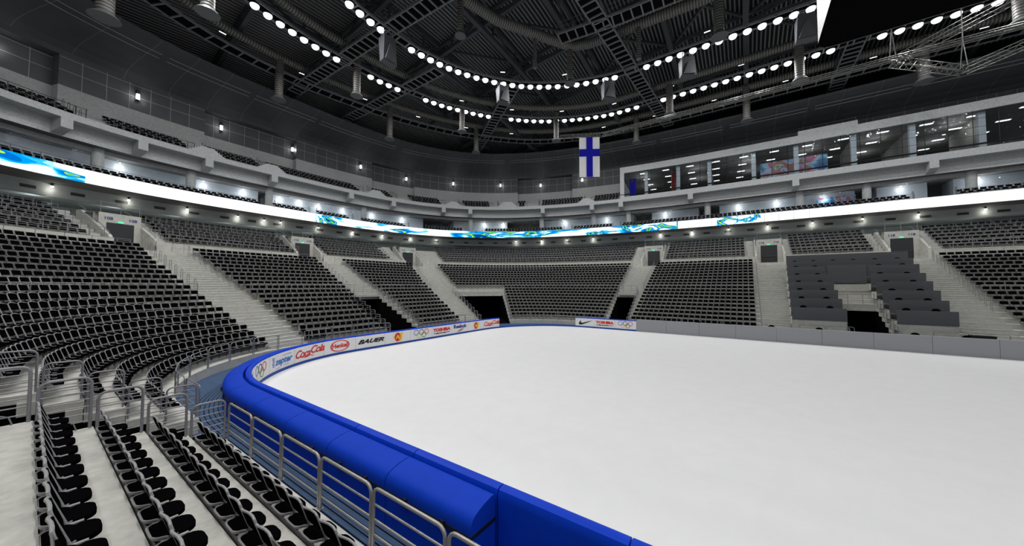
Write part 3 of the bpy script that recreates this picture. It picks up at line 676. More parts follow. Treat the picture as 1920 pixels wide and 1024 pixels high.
for k, lg, ds in seq: board(UJ(k), UJ(k+1), 'white rink board with '+ds, lg=lg, group='sponsor boards')
W2 = 2*(15-RR)+ARC
for k, (lg, ds) in enumerate([('nike','black swoosh mark beside the gate'),('toshiba','red block lettering on the far right boards'),('rings','five coloured rings beside the grey boards')]):
    u0 = W2-1.5+2.17*k; board(u0, u0+2.17, 'white rink board with '+ds, lg=lg, group='sponsor boards')
UG = W2-1.5+6.51
for k in range(12):
    u0 = UG+2.765*k; m = MB(); prof_strip(m, u0+.008, u0+2.757, [(0,-.02),(0,1.17),(.02,1.19),(.18,1.19),(.2,1.17),(.2,-.02)], step=1.4)
    o = m.build('grey_board_panel', M['grey_board']); tag(o, f'plain grey rink board on the far side, {nth(k+1)} panel right of the sponsor boards', 'rink board', 'grey boards of the far side')
# low blue kerb across the open gate
m = MB(); prof_strip(m, UJ(7)+.02, W2-1.52, [(0,-.02),(0,.14),(.2,.16),(.2,-.02)]); o = m.build('gate_kerb', M['blue_kick']); tag(o, 'low blue kerb across the open gate at the rink end', 'kerb')
# thick outer pads
OP = [(.27,.62),(.27,.99),(.30,1.015),(.38,1.02),(.55,.995),(.70,.955),(.79,.92),(.85,.87),(.88,.80),(.887,.72),(.887,.63)]
OL = [(.27,-.02),(.27,.60),(.87,.60),(.87,-.02)]
u = 11.36-EC[1]-ARC; n_ = int((UJ(7)-u)/2.21)
for k in range(n_+1):
    u0 = u+2.21*k; u1 = min(u0+2.2, UJ(7)-.02)
    if u1-u0 < .3: break
    (x, y), t, n = bnd((u0+u1)/2, .6); r_ = empty('crash_pad', (x, y, 0), 0, f'thick blue padded block behind the boards, {nth(k+1)} from the near open end', 'pad', 'thick blue pads behind the boards')
    m = MB(); prof_strip(m, u0+.01, u1, OP, step=.3); m.v = [(v[0]-x, v[1]-y, v[2]) for v in m.v]; m.build('upper_cushion', M['blue_pad'], r_, True)
    m = MB(); prof_strip(m, u0+.01, u1, OL, step=.3); m.v = [(v[0]-x, v[1]-y, v[2]) for v in m.v]; m.build('lower_cushion', M['blue_pad'], r_)
    m = MB(); prof_strip(m, u0, u1+.01, [(.265,.575),(.265,.635),(.897,.65),(.897,.59)], step=.4)
    for f_ in (.28, .72):
        (px, py), tt, nn = bnd(u0+(u1-u0)*f_, .90); m.obox((px, py), tt, nn, .04, .03, .555, .69)
    m.v = [(v[0]-x, v[1]-y, v[2]) for v in m.v]; m.build('black_strap', M['ink'], r_)

for k, y in enumerate((11.5, 9.1, 6.05, 3.05, -2.0, -4.3)):
    r2 = empty('bench_chair', (15.95, y, -.03), PI/2, f'black chair back peeking over the grey boards, {nth(k+1)} from the left', 'chair', 'chairs behind the grey boards')
    m = MB(); plate(m, rrect(.50,.46,.86,1.30,.20), lambda xx, zz, d: (xx, d-.3*xx*xx, zz), .05); m.build('backrest', M['black'], r2, True)
    m = MB(); plate(m, rrect(.46,.46,-.45,.0,.12), lambda xx, yy, d: (xx, yy, .72+d), .06); m.build('seat', M['black'], r2)
    m = MB(); m.tube([(0,-.2,.02),(0,-.2,.72)], .03, 6)
    for q in range(5): an = q*2*PI/5; m.bar((0,-.2,.06), (.26*math.cos(an), -.2+.26*math.sin(an), .03), .03)
    m.build('pedestal', M['ink'], r2)
m = MB(); m.box(-.25,-.5,0,.25,.5,1.30); m.box(-.2,.5,0,.2,.75,1.12); m.box(-.27,-.52,1.30,.27,.52,1.33); o = m.build('equipment_case', M['ink'], loc=(16.0, -4.95, -.03)); tag(o, 'black equipment case standing behind the grey boards at right', 'case')
m = MB(); m.box(-.02,-.75,0,.02,.75,.035); m.box(-.035,-.75,-.0,.035,-.70,.05); o = m.build('wooden_batten', mat('batten_wood', (0.25,0.10,0.03), 0.6, noise=0.2, scale=8), loc=(-17.80, 13.6, .79)); tag(o, 'thin brown wooden batten lying under the second row of seats', 'batten')
# ================================================================ media tribune
def tribune():
    for k in range(8):
        a = 17.6+1.52*k; zt = 2.74+.738*k+(.1 if k == 5 else 0); zb = zt-1.03; l0 = 125.3+.08*k; r1 = 134.4+.08*k
        for side, (s0, s1) in enumerate(((l0, r1),) if k >= 5 else ((l0, 128.72), (131.42, r1))):
            (x, y), t, n = frame(a, (s0+s1)/2)
            ds = 'full width' if k >= 5 else ('left' if side == 0 else 'right')
            r_ = empty('press_desk', (x, y, 0), 0, f'{ds} grey press desk panel, {nth(k+1)} tier above the grey boards', 'desk', 'grey press desks')
            m = MB(); ssx = srange(s0, s1, .8); L = lambda P: [(p[0]-x, p[1]-y, p[2]) for p in P]
            A = L(pts(a, zb, ssx)); B = L(pts(a, zt, ssx)); C2 = L(pts(a+.06, zt, ssx)); D = L(pts(a+.06, zb, ssx))
            m.strip(A, B); m.strip(B, C2); m.strip(C2, D); m.add([A[0], B[0], C2[0], D[0]], [(0,1,2,3)]); m.add([A[-1], B[-1], C2[-1], D[-1]], [(0,1,2,3)]); m.build('front_panel', M['desk'], r_)
            m = MB(); m.strip(L(pts(a+.06, zt-.12, ssx)), L(pts(a+.6, zt-.12, ssx))); m.strip(L(pts(a+.6, zt-.12, ssx)), L(pts(a+.6, zt-.15, ssx))); m.strip(L(pts(a+.6, zt-.15, ssx)), L(pts(a+.06, zt-.15, ssx))); m.build('desk_top', M['desk'], r_)
            m = MB(); zf = zt-.92
            m.strip(L(pts(a+.06, zf, ssx)), L(pts(a+1.5, zf, ssx))); m.strip(L(pts(a+.06, zf-.05, ssx)), L(pts(a+1.5, zf-.05, ssx)))
            for e in (ssx[0], ssx[-1]): q1, q2 = pt(a+.06, e), pt(a+1.5, e); m.add([(q1[0]-x, q1[1]-y, zf-.6), (q2[0]-x, q2[1]-y, zf-.6), (q2[0]-x, q2[1]-y, zf), (q1[0]-x, q1[1]-y, zf)], [(0,1,2,3)])
            m.build('raised_deck', M['conc_l'], r_)
            if k == 7: continue
            nn = 6 if k >= 5 else 2
            if k == 5: cs = (0, 1, 4, 5)
            else: cs = range(nn)
            for ci, c in enumerate(cs):
                s = s0+(s1-s0)*(c+.5)/nn; (x2, y2), t2, n2 = frame(a+.85, s)
                r2 = empty('swivel_chair', (x2, y2, zf), math.atan2(t2[1], t2[0]), f'black swivel chair behind the {ds} press desk, tier {nth(k+1)}, {nth(ci+1)} from left', 'chair', 'chairs of the press desks')
                m = MB(); plate(m, rrect(.50,.46,.46,1.06,.20), lambda xx, zz, d: (xx, .12+d+.06*(zz-.5)-.3*xx*xx, zz), .05); m.build('backrest', M['black'], r2, True)
                m = MB(); plate(m, rrect(.44,.44,-.25,.18,.12), lambda xx, yy, d: (xx, yy, .40+d), .06); m.build('seat', M['black'], r2)
                m = MB(); m.tube([(0,0,.02),(0,0,.40)], .03, 6)
                for q in range(5): an = q*2*PI/5; m.bar((0,0,.06), (.24*math.cos(an), .24*math.sin(an), .03), .03)
                m.build('pedestal', M['ink'], r2)
    for q, (s0, s1) in enumerate(((125.3, 128.72), (131.42, 134.4))):
        m = MB(); ssx = srange(s0, s1, .8); (x, y), t, n = frame(17.66, (s0+s1)/2); m.strip([(a-x, b2-y, c) for a, b2, c in pts(17.66, .78, ssx)], [(a-x, b2-y, c) for a, b2, c in pts(17.66, 1.70, ssx)]); m.strip([(a-x, b2-y, c) for a, b2, c in pts(17.72, 1.70, ssx)], [(a-x, b2-y, c) for a, b2, c in pts(17.72, .78, ssx)]); o = m.build('plinth_wall', M['conc_l'], loc=(x, y, 0)); tag(o, f'pale plinth wall under the {"left" if q == 0 else "right"} bank of press desks', 'wall')
    (x, y), t, n = frame(25.12, 130.1); m = MB(); m.obox((0,0), t, n, 1.36, .03, 0, 1.75); o = m.build('press_screen', M['desk'], loc=(x, y, 4.85)); tag(o, 'tall plain grey screen wall above the media tunnel', 'screen')
    (x, y), t, n = frame(24.3, 130.1); m = MB(); m.obox((0,0), t, n, 1.32, .10, 0, .62); o = m.build('low_wall', M['conc_l'], loc=(x, y, 4.1)); tag(o, 'pale low concrete wall below the tall grey press screen', 'wall')
    long_rail(arow(7)+.02, zrow(6)+.05, 1.2, 128.85, 131.25, 'short level railing above the media tunnel mouth', gap=.95, bars=(.1,.5))
tribune()
# exit doors with flanking walls
DWORD = ['leftmost', 'second', 'third', 'fourth', 'fifth', 'rightmost']
for di, (L_, s) in enumerate(DOORS):
    (x, y), t, n = frame(AP+1.9, s); num = {'A':'108','B':'110','C':'112','D':'114','E':'116','F':'118'}[L_]
    ang = math.atan2(t[1], t[0])
    r_ = empty('exit_door', (x, y, ZW), ang, f'dark double exit door with green sign between sloping walls, {DWORD[di]} from the left', 'door')
    m = MB(); m.box(-.85,-.05,0,.85,0,2.4); d_ = m.build('door_leaf', M['door'], r_); m = MB(); m.bar((-.75,-.09,1.0),(.75,-.09,1.0),.05); m.build('push_bar', M['steel_dk'], d_)
    m = MB(); m.box(-1.3,-.03,0,-.85,.1,3.2); m.box(.85,-.03,0,1.3,.1,3.2); m.box(-.85,-.03,2.4,.85,.1,3.2); m.build('portal_wall', M['conc_l'], r_)
    m = MB(); m.box(-.16,-.10,2.44,.16,-.04,2.56); m.build('exit_sign', M['exit'], r_)
    for sx in (-.75, .75):
        v, f = text_mesh(num, .34, 0, 1.1, .01); m = MB(); m.add([(a+sx, -.05, b2+2.75) for a, b2 in v], f); m.build('number', M['signblue'], r_)
    for sx in (-1, 1):   # sloping flank walls
        m = MB(); x0 = sx*1.3; x1 = sx*1.52; Y0 = -2.0; Y1 = 2.6
        pr = [(Y0,0),(Y0,1.05),(Y0+.15,1.2),(Y1-.6,3.45),(Y1,3.45),(Y1,0)]
        m.add([(x0, a, b2) for a, b2 in pr]+[(x1, a, b2) for a, b2 in pr], [tuple(range(6)), tuple(range(6, 12))[::-1]]+[(k, (k+1) % 6, 6+(k+1) % 6, 6+k) for k in range(6)])
        m.build('flank_wall', M['conc_f'], r_)
        m = MB(); m.tube([(sx*1.41, Y0+.2, 1.45), (sx*1.41, Y1-.8, 3.6), (sx*1.41, Y1, 3.9)], .025, 5)
        for f_ in (0, .5, 1): yy = Y0+.2+(Y1-.8-Y0-.2)*f_; m.tube([(sx*1.41, yy, 1.2+2.2*f_), (sx*1.41, yy, 1.45+2.15*f_)], .018, 4)
        m.build('slope_rail', M['steel'], r_)
    m = MB(); m.tube([(-1.3, 0, 4.1), (1.3, 0, 4.1)], .022, 5); m.tube([(-1.3, 0, 3.65), (1.3, 0, 3.65)], .015, 4)
    for q in (-1.2, 0, 1.2): m.tube([(q, 0, 3.2), (q, 0, 4.1)], .022, 4)
    m.build('top_rail', M['steel'], r_)
# upper stairs beside every door
for di, (L_, s) in enumerate(DOORS):
    for sd in (-1, 1):
        m = MB()
        for j in range(NU):
            a = azu(j)
            w = 1.25; ds0 = s+sd*(DW+.02)
            p0 = frame(a, s); 
            for kk in (0, 1):
                aa = a+.38*kk-.38; zz = zu(j)-.43*(1-kk)+.0
                if j == 0 and kk == 0: continue
                (x, y), t, n = frame(aa, s); cx = x+t[0]*sd*2.25; cy = y+t[1]*sd*2.25
                m.obox((cx+n[0]*.19, cy+n[1]*.19), t, n, .62, .19, zz, zz+.215+.003)
        o = m.build('upper_stairs', M['conc_step']); tag(o, f'short upper concrete stairs on the {"left" if sd < 0 else "right"} flank of the {DWORD[di]} exit door', 'stairs')

# ================================================================ concourse, ribbon and suites
ss = srange(60, S_HI, .7)
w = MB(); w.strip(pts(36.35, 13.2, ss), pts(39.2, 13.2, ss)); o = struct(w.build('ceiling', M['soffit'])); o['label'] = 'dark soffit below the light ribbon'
w = MB(); w.strip(pts(39.2, 12.1, ss), pts(39.2, 13.2, ss)); w.strip(pts(39.2, 12.1, ss), pts(39.5, 12.1, ss)); w.strip(pts(46, 10.6, ss), pts(46, 12.4, ss)); w.strip(pts(39.5, 12.1, ss), pts(39.5, 12.4, ss)); w.strip(pts(39.5, 12.4, ss), pts(46, 12.4, ss))
o = struct(w.build('wall_concourse', M['bulk'])); o['label'] = 'grey bulkhead and concourse wall behind the seats'
w = MB(); w.strip(pts(38.75, 10.6, ss), pts(38.75, 11.95, ss)); o = struct(w.build('window_1', M['glass'])); o['label'] = 'clear glass screen behind the last seat row'
long_rail(38.75, 11.95, .02, 61, S_HI, 'pale top rail on the glass screen behind the seats', gap=3, bars=(), r=.025, mt='rail_w')
for k, s in enumerate(arc_positions(39.15, 70, 150, 2.75)):
    (x, y), t, n = frame(39.16, s); m = MB(); m.box(-.42,-.02,-.13,.42,.03,.13); 
    for q in range(4): m.box(-.40,-.04,-.10+q*.06,.40,-.02,-.085+q*.06)
    r_ = m.build('air_vent', M['vent'], loc=(x, y, 12.62)); r_.rotation_euler = (0,0,math.atan2(t[1], t[0])); tag(r_, f'dark louvred air vent on the bulkhead, {nth(k+1)} from the left', 'vent', 'bulkhead air vents')
DLS = [74.6,75.9,77.5,80.0,82.2,84.0,88.6,91.8,93.7,95.1,96.2,99.6,101.0,102.7,104.9,112.1,115.9,120.3,124.8,129.5,134.2,138.8,143.6]
def spot(x, y, z, watt, col=(1,.96,.85), size=.05):
    l = bpy.data.lights.new('bulb_and_fill_glow', 'POINT'); l.energy = watt; l.color = col; l.shadow_soft_size = size; o = bpy.data.objects.new('bulb_and_fill_glow', l); COL.objects.link(o); o.location = (x, y, z)  # serves the fixtures' bulbs and the added fill lights
for k, s in enumerate(DLS):
    (x, y), t, n = frame(38.95, s); r_ = empty('downlight', (x, y, 12.95), math.atan2(t[1], t[0]), f'small glowing wall downlight under the ribbon, {nth(k+1)} from the left', 'light', 'downlights under the ribbon')
    m = MB(); m.tube([(0,0,0),(0,0,.25)], .09, 8); m.build('housing', M['vent'], r_); m = MB(); m.tube([(0,0,-.10),(0,0,-.005)], .10, 8); m.build('lamp', M['bulb'], r_); spot(x-n[0]*.06, y-n[1]*.06, 12.6, 9); (x2, y2), _, _ = frame(41.5, s); spot(x2, y2, 11.9, 30, (.95,1,.97), .3)  # second point light has no fixture: fill added to brighten the concourse
# light ribbon modules
def led_mat():
    m = bpy.data.materials.new('led_screen'); m.use_nodes = True; nt = m.node_tree; nt.nodes.clear(); N = nt.nodes.new; Lk = nt.links.new
    o = N('ShaderNodeOutputMaterial'); e = N('ShaderNodeEmission'); e.inputs['Strength'].default_value = 1.35; Lk(e.outputs[0], o.inputs[0])
    uv = N('ShaderNodeUVMap'); mp = N('ShaderNodeMapping'); mp.inputs['Scale'].default_value = (.24, .38, 1); Lk(uv.outputs[0], mp.inputs[0])
    nz = N('ShaderNodeTexNoise'); nz.inputs['Scale'].default_value = 1.6; nz.inputs['Detail'].default_value = 1.0; nz.inputs['Distortion'].default_value = 2.2; Lk(mp.outputs[0], nz.inputs['Vector'])
    sx = N('ShaderNodeSeparateXYZ'); Lk(uv.outputs[0], sx.inputs[0])
    mr = N('ShaderNodeMapRange'); mr.inputs['From Min'].default_value = 60; mr.inputs['From Max'].default_value = 150; Lk(sx.outputs[0], mr.inputs['Value'])
    br = N('ShaderNodeValToRGB'); br.color_ramp.interpolation = 'CONSTANT'; els = br.color_ramp.elements
    stops = [(60,.6),(73.2,.07),(74.5,.6),(86.9,.03),(89.9,.12),(95.6,-.01),(105,.045),(114.4,.6),(119,.09),(123.8,.6)]
    els[0].position = 0; els[0].color = (stops[0][1],)*3+(1,); els[1].position = (stops[1][0]-60)/90; els[1].color = (stops[1][1],)*3+(1,)
    for s, v in stops[2:]: q = els.new((s-60)/90); q.color = (v, v, v, 1)
    Lk(mr.outputs[0], br.inputs[0]); ad = N('ShaderNodeMath'); ad.operation = 'ADD'; Lk(nz.outputs['Fac'], ad.inputs[0]); Lk(br.outputs[0], ad.inputs[1])
    cr = N('ShaderNodeValToRGB'); cr.color_ramp.interpolation = 'CONSTANT'; el = cr.color_ramp.elements
    cs = [(0,(.0,.05,.30)),(.37,(.02,.50,.14)),(.405,(.42,.70,.03)),(.43,(.0,.14,.52)),(.475,(.0,.30,.80)),(.52,(.03,.48,.90)),(.55,(.35,.76,.96)),(.575,(1,1,1))]
    el[0].position = 0; el[0].color = (*cs[0][1], 1); el[1].position = cs[1][0]; el[1].color = (*cs[1][1], 1)
    for p_, c in cs[2:]: q = el.new(p_); q.color = (*c, 1)
    Lk(ad.outputs[0], cr.inputs[0]); Lk(cr.outputs[0], e.inputs['Color']); return m
M['led'] = led_mat()
rb = empty('led_ribbon', (0, 56, 13.2), 0, 'long white LED ribbon screen with blue and green waves around the bowl', 'screen')
lp = arc_positions(36.2, 68, 149, 1.52)
for k in range(len(lp)):
    s0 = lp[k]-(lp[k]-lp[k-1])/2 if k else lp[0]-(lp[1]-lp[0])/2; s1 = lp[k]+(lp[k+1]-lp[k])/2 if k < len(lp)-1 else lp[k]+(lp[k]-lp[k-1])/2
    g_ = (s1-s0)*.014; m = MB(); (x0, y0), (x1, y1) = pt(36.2, s0+g_), pt(36.2, s1-g_); (xa, ya), (xb, yb) = pt(36.33, s0+g_), pt(36.33, s1-g_)
    m.hexa([(x0,y0-56,0),(x1,y1-56,0),(xb,yb-56,0),(xa,ya-56,0),(x0,y0-56,1.1),(x1,y1-56,1.1),(xb,yb-56,1.1),(xa,ya-56,1.1)])
    o = m.build('led_module', M['led'], rb); uvl = o.data.uv_layers.new(name='UVMap')
    for lp_ in o.data.loops:
        v = o.data.vertices[lp_.vertex_index].co; uvl.data[lp_.index].uv = ((s0 if (abs(v.x-x0)+abs(v.y+56-y0) < .4) else s1), v.z)
w = MB(); w.strip(pts(36.34, 13.2, ss), pts(36.34, 14.3, ss)); w.strip(pts(36.34, 14.3, ss), pts(36.6, 14.3, ss)); w.strip(pts(36.6, 14.3, ss), pts(36.6, 14.0, ss)); w.strip(pts(36.6, 14.0, ss), pts(37.5, 14.0, ss)); w.strip(pts(37.5, 14.0, ss), pts(37.5, 14.35, ss)); w.strip(pts(37.5, 14.35, ss), pts(44, 14.35, ss))
o = struct(w.build('floor', M['soffit'])); o['label'] = 'narrow terrace floor above the light ribbon'
ledge_gaps = [(81.3,82.6),(86.6,87.6),(91.3,92.0),(94.8,95.6),(97.3,98.0),(102.6,103.2),(107.0,107.8),(137.9,141.0)]
for q, (a, b2) in enumerate(segs(72, S_HI, ledge_gaps)):
    long_rail(36.5, 14.3, .62, a+.05, b2-.05, f'thin dark railing above the light ribbon, {nth(q+1)} stretch from the left', gap=1.5, bars=(.55,), r=.018, mt='steel_dk')
    for rr, (al, zl) in enumerate(((37.35, 14.0), (38.15, 14.35))):
        for s in arc_positions(al, a+.1, b2-.1, .55): (x, y), t, n = frame(al, s); far_seat(x, y, zl, t, n)
for gi, (a, b2) in enumerate(ledge_gaps):
    for s in (a, b2):
        (x, y), t, n = frame(36.9, s); m = MB(); P = [(0,0,0),(0,0,.85),(.06,0,.97),(.16,0,1.0),(.26,0,.97),(.32,0,.85),(.32,0,0)]; m.tube(P, .022, 5); o = m.build('hoop_handrail', M['steel_dk'], loc=(x, y, 14.3)); o.rotation_euler = (0,0,math.atan2(n[1], n[0]))
        tag(o, f'dark hoop handrail {"left" if s == a else "right"} of the {nth(gi+1)} gap in the ledge seats', 'handrail', 'hoop handrails above the ribbon')
# suites: lintel, ceiling, back wall, glass
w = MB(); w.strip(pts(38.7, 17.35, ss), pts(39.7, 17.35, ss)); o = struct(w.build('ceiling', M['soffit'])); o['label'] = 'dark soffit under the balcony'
w = MB(); w.strip(pts(39.7, 16.95, ss), pts(39.7, 17.35, ss)); w.strip(pts(39.7, 16.95, ss), pts(39.9, 16.95, ss)); o = struct(w.build('wall_lintel', M['conc_w'])); o['label'] = 'lintel over the suite glass'
w = MB(); w.strip(pts(39.9, 17.0, ss), pts(44.0, 17.0, ss)); o = struct(w.build('ceiling', M['room_ceil'])); o['label'] = 'suite ceilings'
w = MB()
dark = [(82.2,83.3),(95.8,97.0),(99.2,100.9),(108.8,110.9),(116.6,119.2),(134.0,136.0),(140.2,142.2)]
for a, b2 in segs(60, S_HI, dark):
    w.strip(pts(41.2, 14.35, srange(a, b2, .6)), pts(41.2, 17.0, srange(a, b2, .6)), 0)
    for s in (a, b2): p, q = pt(41.2, s), pt(44, s); w.add([(*p, 14.35), (*q, 14.35), (*q, 17), (*p, 17)], [(0,1,2,3)], 0)
w.strip(pts(44, 14.35, ss), pts(44, 17, ss), 1)
o = struct(w.build('wall_suites', [M['suite'], M['suite_d']])); o['label'] = 'pale suite walls with dark openings'
w = MB(); w.strip(pts(40.0, 14.35, ss), pts(40.0, 16.95, ss)); o = struct(w.build('window_2', M['glass_s'])); o['label'] = 'suite glass above the ledge seats'
for k, s in enumerate([72.6,75.35,77.7,82.9,92.7,97.6,101.0,104.9,108.4,117.8,128.4,134.8,143.0]):
    x, y = pt(39.75, s); m = MB(); m.tube([(0,0,0),(0,0,3.0)], .42, 16, cap=False); o = m.build('round_column', M['conc_m'], loc=(x, y, 14.35)); tag(o, f'round concrete column between the suites, {nth(k+1)} from the left', 'column', 'columns of the suites'); o.data.polygons.foreach_set('use_smooth', [True]*len(o.data.polygons))
for k, s in enumerate([75.9,78.4,80.8,84.6,87.0,89.3,91.5,93.4,94.9,98.2,99.0,102.5,106.0,112.5,121.5,126.0,131.0,138.0,144.0]):
    (x, y), t, n = frame(41.0, s); r_ = empty('suite_downlight', (x, y, 16.9), 0, f'small ceiling downlight washing the suite wall, {nth(k+1)} from the left', 'light', 'downlights of the suites')
    m = MB(); m.tube([(0,0,0),(0,0,.1)], .08, 8); m.build('housing', M['rail_w'], r_); m = MB(); m.tube([(0,0,-.02),(0,0,0)], .06, 8); m.build('lamp', M['bulb'], r_); spot(x-n[0]*.12, y-n[1]*.12, 16.45, 9, (1,.98,.94)); spot(x-n[0]*.6, y-n[1]*.6, 16.0, 30, (.95,.98,1), .4)  # the larger, lower light is a fixtureless fill added for the suite walls
# ================================================================ balcony
w = MB(); w.strip(pts(37.5, 18.6, ss), pts(37.5, 19.15, ss)); w.strip(pts(37.5, 19.15, ss), pts(38.0, 19.15, ss)); w.strip(pts(37.5, 18.6, ss), pts(38.7, 18.6, ss)); w.strip(pts(38.7, 17.35, ss), pts(38.7, 18.6, ss)); w.strip(pts(38.0, 19.15, ss), pts(38.0, 18.85, ss))
o = struct(w.build('wall_balcony', M['conc_m'])); o['label'] = 'concrete balcony fascia'
for k, s in enumerate([72.0,74.6,76.0,78.1,91.3-8.6,91.3,94.1,96.4,97.5,101.1,104.9,107.8,115.9,127.8,139.7]):
    (x, y), t, n = frame(37.46, s); m = MB(); hw = .35; q = lambda a, b2, z: (a*t[0]+b2*n[0], a*t[1]+b2*n[1], z-17.7)
    m.hexa([q(-hw,0,17.78), q(hw,0,17.78), q(hw,1.3,17.4), q(-hw,1.3,17.4), q(-hw,0,18.62), q(hw,0,18.62), q(hw,1.3,18.62), q(-hw,1.3,18.62)])
    o = m.build(f'trim_{k+2}', M['conc_m'], loc=(x, y, 17.7)); o['kind'] = 'structure'; o['label'] = 'concrete beam end under the balcony'
# stepped parapet blocks
for k, (s, wd_, hh) in enumerate([(78.0,1.1,.75),(82.4,1.1,.75),(93.1,1.1,.75),(96.8,1.0,.7),(99.15,1.3,.95),(104.4,1.0,.7)]):
    (x, y), t, n = frame(37.5, s); m = MB()
    for st in range(5): m.obox((0, 0), t, n, wd_+.45-.22*st, .10, .0+hh/5*st, hh/5*(st+1))
    m.v = [(v[0]+n[0]*.12, v[1]+n[1]*.12, v[2]) for v in m.v]
    o = m.build('stepped_parapet', M['conc_m'], loc=(x, y, 19.15)); tag(o, f'stepped concrete parapet rising from the balcony edge, {nth(k+1)} from the left', 'parapet', 'stepped parapets')
# upper tier floor, seats and railings
def a4(j): return 38.0+.85*j
def z4(j): return 19.0+.46*j
SU = 107.6
w = MB(); su = srange(60, SU, .6)
for j in range(4):
    w.strip(pts(a4(j), z4(j)-.46, su), pts(a4(j), z4(j), su), 0); w.strip(pts(a4(j), z4(j), su), pts(a4(j+1) if j < 3 else 43.6, z4(j), su), 1)
o = struct(w.build('floor', [M['conc_w'], M['conc_l']])); o['label'] = 'upper tier terraces'
ugaps = [(74.95,75.4),(77.55,78.35),(81.8,82.6),(92.3,93.2),(94.3,95.0),(96.5,97.2),(98.5,99.6),(100.2,100.9),(104.0,104.8)]
for q, (a, b2) in enumerate(segs(70, SU, ugaps)):
    for j in range(4):
        al = a4(j)+.75
        for s in arc_positions(al, a+.1, b2-.1, .52): (x, y), t, n = frame(al, s); far_seat(x, y, z4(j), t, n)
    long_rail(37.9, 19.15, .9, a, b2, f'upper balcony railing in front of the {nth(q+1)} seat group from the left', gap=1.2, bars=(.5,), r=.03, mt='steel_dk')
for gi, (a, b2) in enumerate(ugaps):
    for j in range(4):
        (x, y), t, n = frame(a4(j)+.1, (a+b2)/2+(.3 if gi % 2 else -.3)); m = MB(); m.tube([(0,0,0),(0,0,.85),(.06,0,.97),(.16,0,1.0),(.26,0,.97),(.32,0,.85),(.32,0,0)], .02, 4); o = m.build('hoop_handrail', M['steel_dk'], loc=(x, y, z4(j))); o.rotation_euler = (0,0,math.atan2(n[1], n[0]))
        tag(o, f'dark hoop handrail in the {nth(gi+1)} upper tier aisle from the left, row {nth(j+1)}', 'handrail', 'hoop handrails of the upper tier')
# rear walls: projecting and recessed stretches
WS = [(60,74.9,43.0),(74.9,78.5,42.0),(78.5,86.9,43.0),(86.9,93.5,42.0),(93.5,95.5,43.0),(95.5,99.7,42.0),(99.7,103.0,43.0),(103.0,107.3,42.0),(107.3,S_HI,42.6)]
w = MB(); ln = MB()
for q, (a, b2, al) in enumerate(WS):
    sx_ = srange(a, b2, .4); lastw = q == len(WS)-1
    if not lastw: w.strip(pts(al, 20.0, sx_), pts(al, 23.1, sx_), 0)
    w.strip(pts(al, 24.4 if lastw else 23.1, sx_), pts(al, 26.3, sx_), 1)
    for zz in (24.55, 25.75): ln.strip(pts(al-.02, zz-.025, sx_), pts(al-.02, zz+.025, sx_))
    for s in arc_positions(al-.02, a, b2, 1.6)[0:]:
        (x, y), t, n = frame(al-.025, s); zb_ = 24.45 if q == len(WS)-1 else 23.1; ln.add([(x-t[0]*.022, y-t[1]*.022, zb_), (x+t[0]*.022, y+t[1]*.022, zb_), (x+t[0]*.022, y+t[1]*.022, 25.95), (x-t[0]*.022, y-t[1]*.022, 25.95)], [(0,1,2,3)])
    if q: 
        p, r2 = pt(al, a), pt(WS[q-1][2], a); w.add([(*p,20),(*r2,20),(*r2,23.1),(*p,23.1)], [(0,1,2,3)], 0); w.add([(*p,23.1),(*r2,23.1),(*r2,26.3),(*p,26.3)], [(0,1,2,3)], 1)
o = struct(w.build('wall_upper', [M['conc_w'], M['panel']])); o['label'] = 'upper rear wall, pale below and dark panels above'
o = struct(ln.build('trim_20', M['panel_line'])); o['label'] = 'pale joints between the dark wall panels'
w = MB(); CV = [(43.3,25.95),(42.05,25.95),(41.9,26.35),(41.3,26.8),(40.2,27.15),(38.6,27.4),(37,27.58),(35.2,27.85),(35.2,28.15),(35.6,28.15)]
for p, q in zip(CV[:-1], CV[1:]): w.strip(pts(p[0], p[1], ss), pts(q[0], q[1], ss))
o = struct(w.build('ceiling', M['cove'], smooth=False)); o['label'] = 'dark curved cove above the upper wall'
ln = MB()
for s in arc_positions(39, 64, 150, 3.2):
    P = []
    for a_, z_ in CV[1:-1]:
        (x, y), t, n = frame(a_-.02, s); P.append((x, y, z_-.02, t))
    ln.strip([(p[0]-p[3][0]*.02, p[1]-p[3][1]*.02, p[2]) for p in P], [(p[0]+p[3][0]*.02, p[1]+p[3][1]*.02, p[2]) for p in P])
o = struct(ln.build('trim_21', M['cove_line'])); o['label'] = 'seams of the dark cove'
for q, (a, b2) in enumerate(segs(66, S_HI, [(73.5,73.8),(76.2,76.4),(80,80.4),(87,87.5),(94,94.4),(99,99.3),(104,104.4),(112,112.6),(120,120.8),(129,129.8),(138,138.8)])):
    m = MB(); sx_ = srange(a, b2, .8)
    for al_, zz in ((36.25, 27.33), (36.75, 27.13)): m.tube(pts(al_, zz, sx_), .022, 4)
    o = m.build('cable_rail', M['rail_w']); tag(o, f'pair of pale pipes along the cove edge, {nth(q+1)} run from the left', 'pipe', 'pipes along the cove')
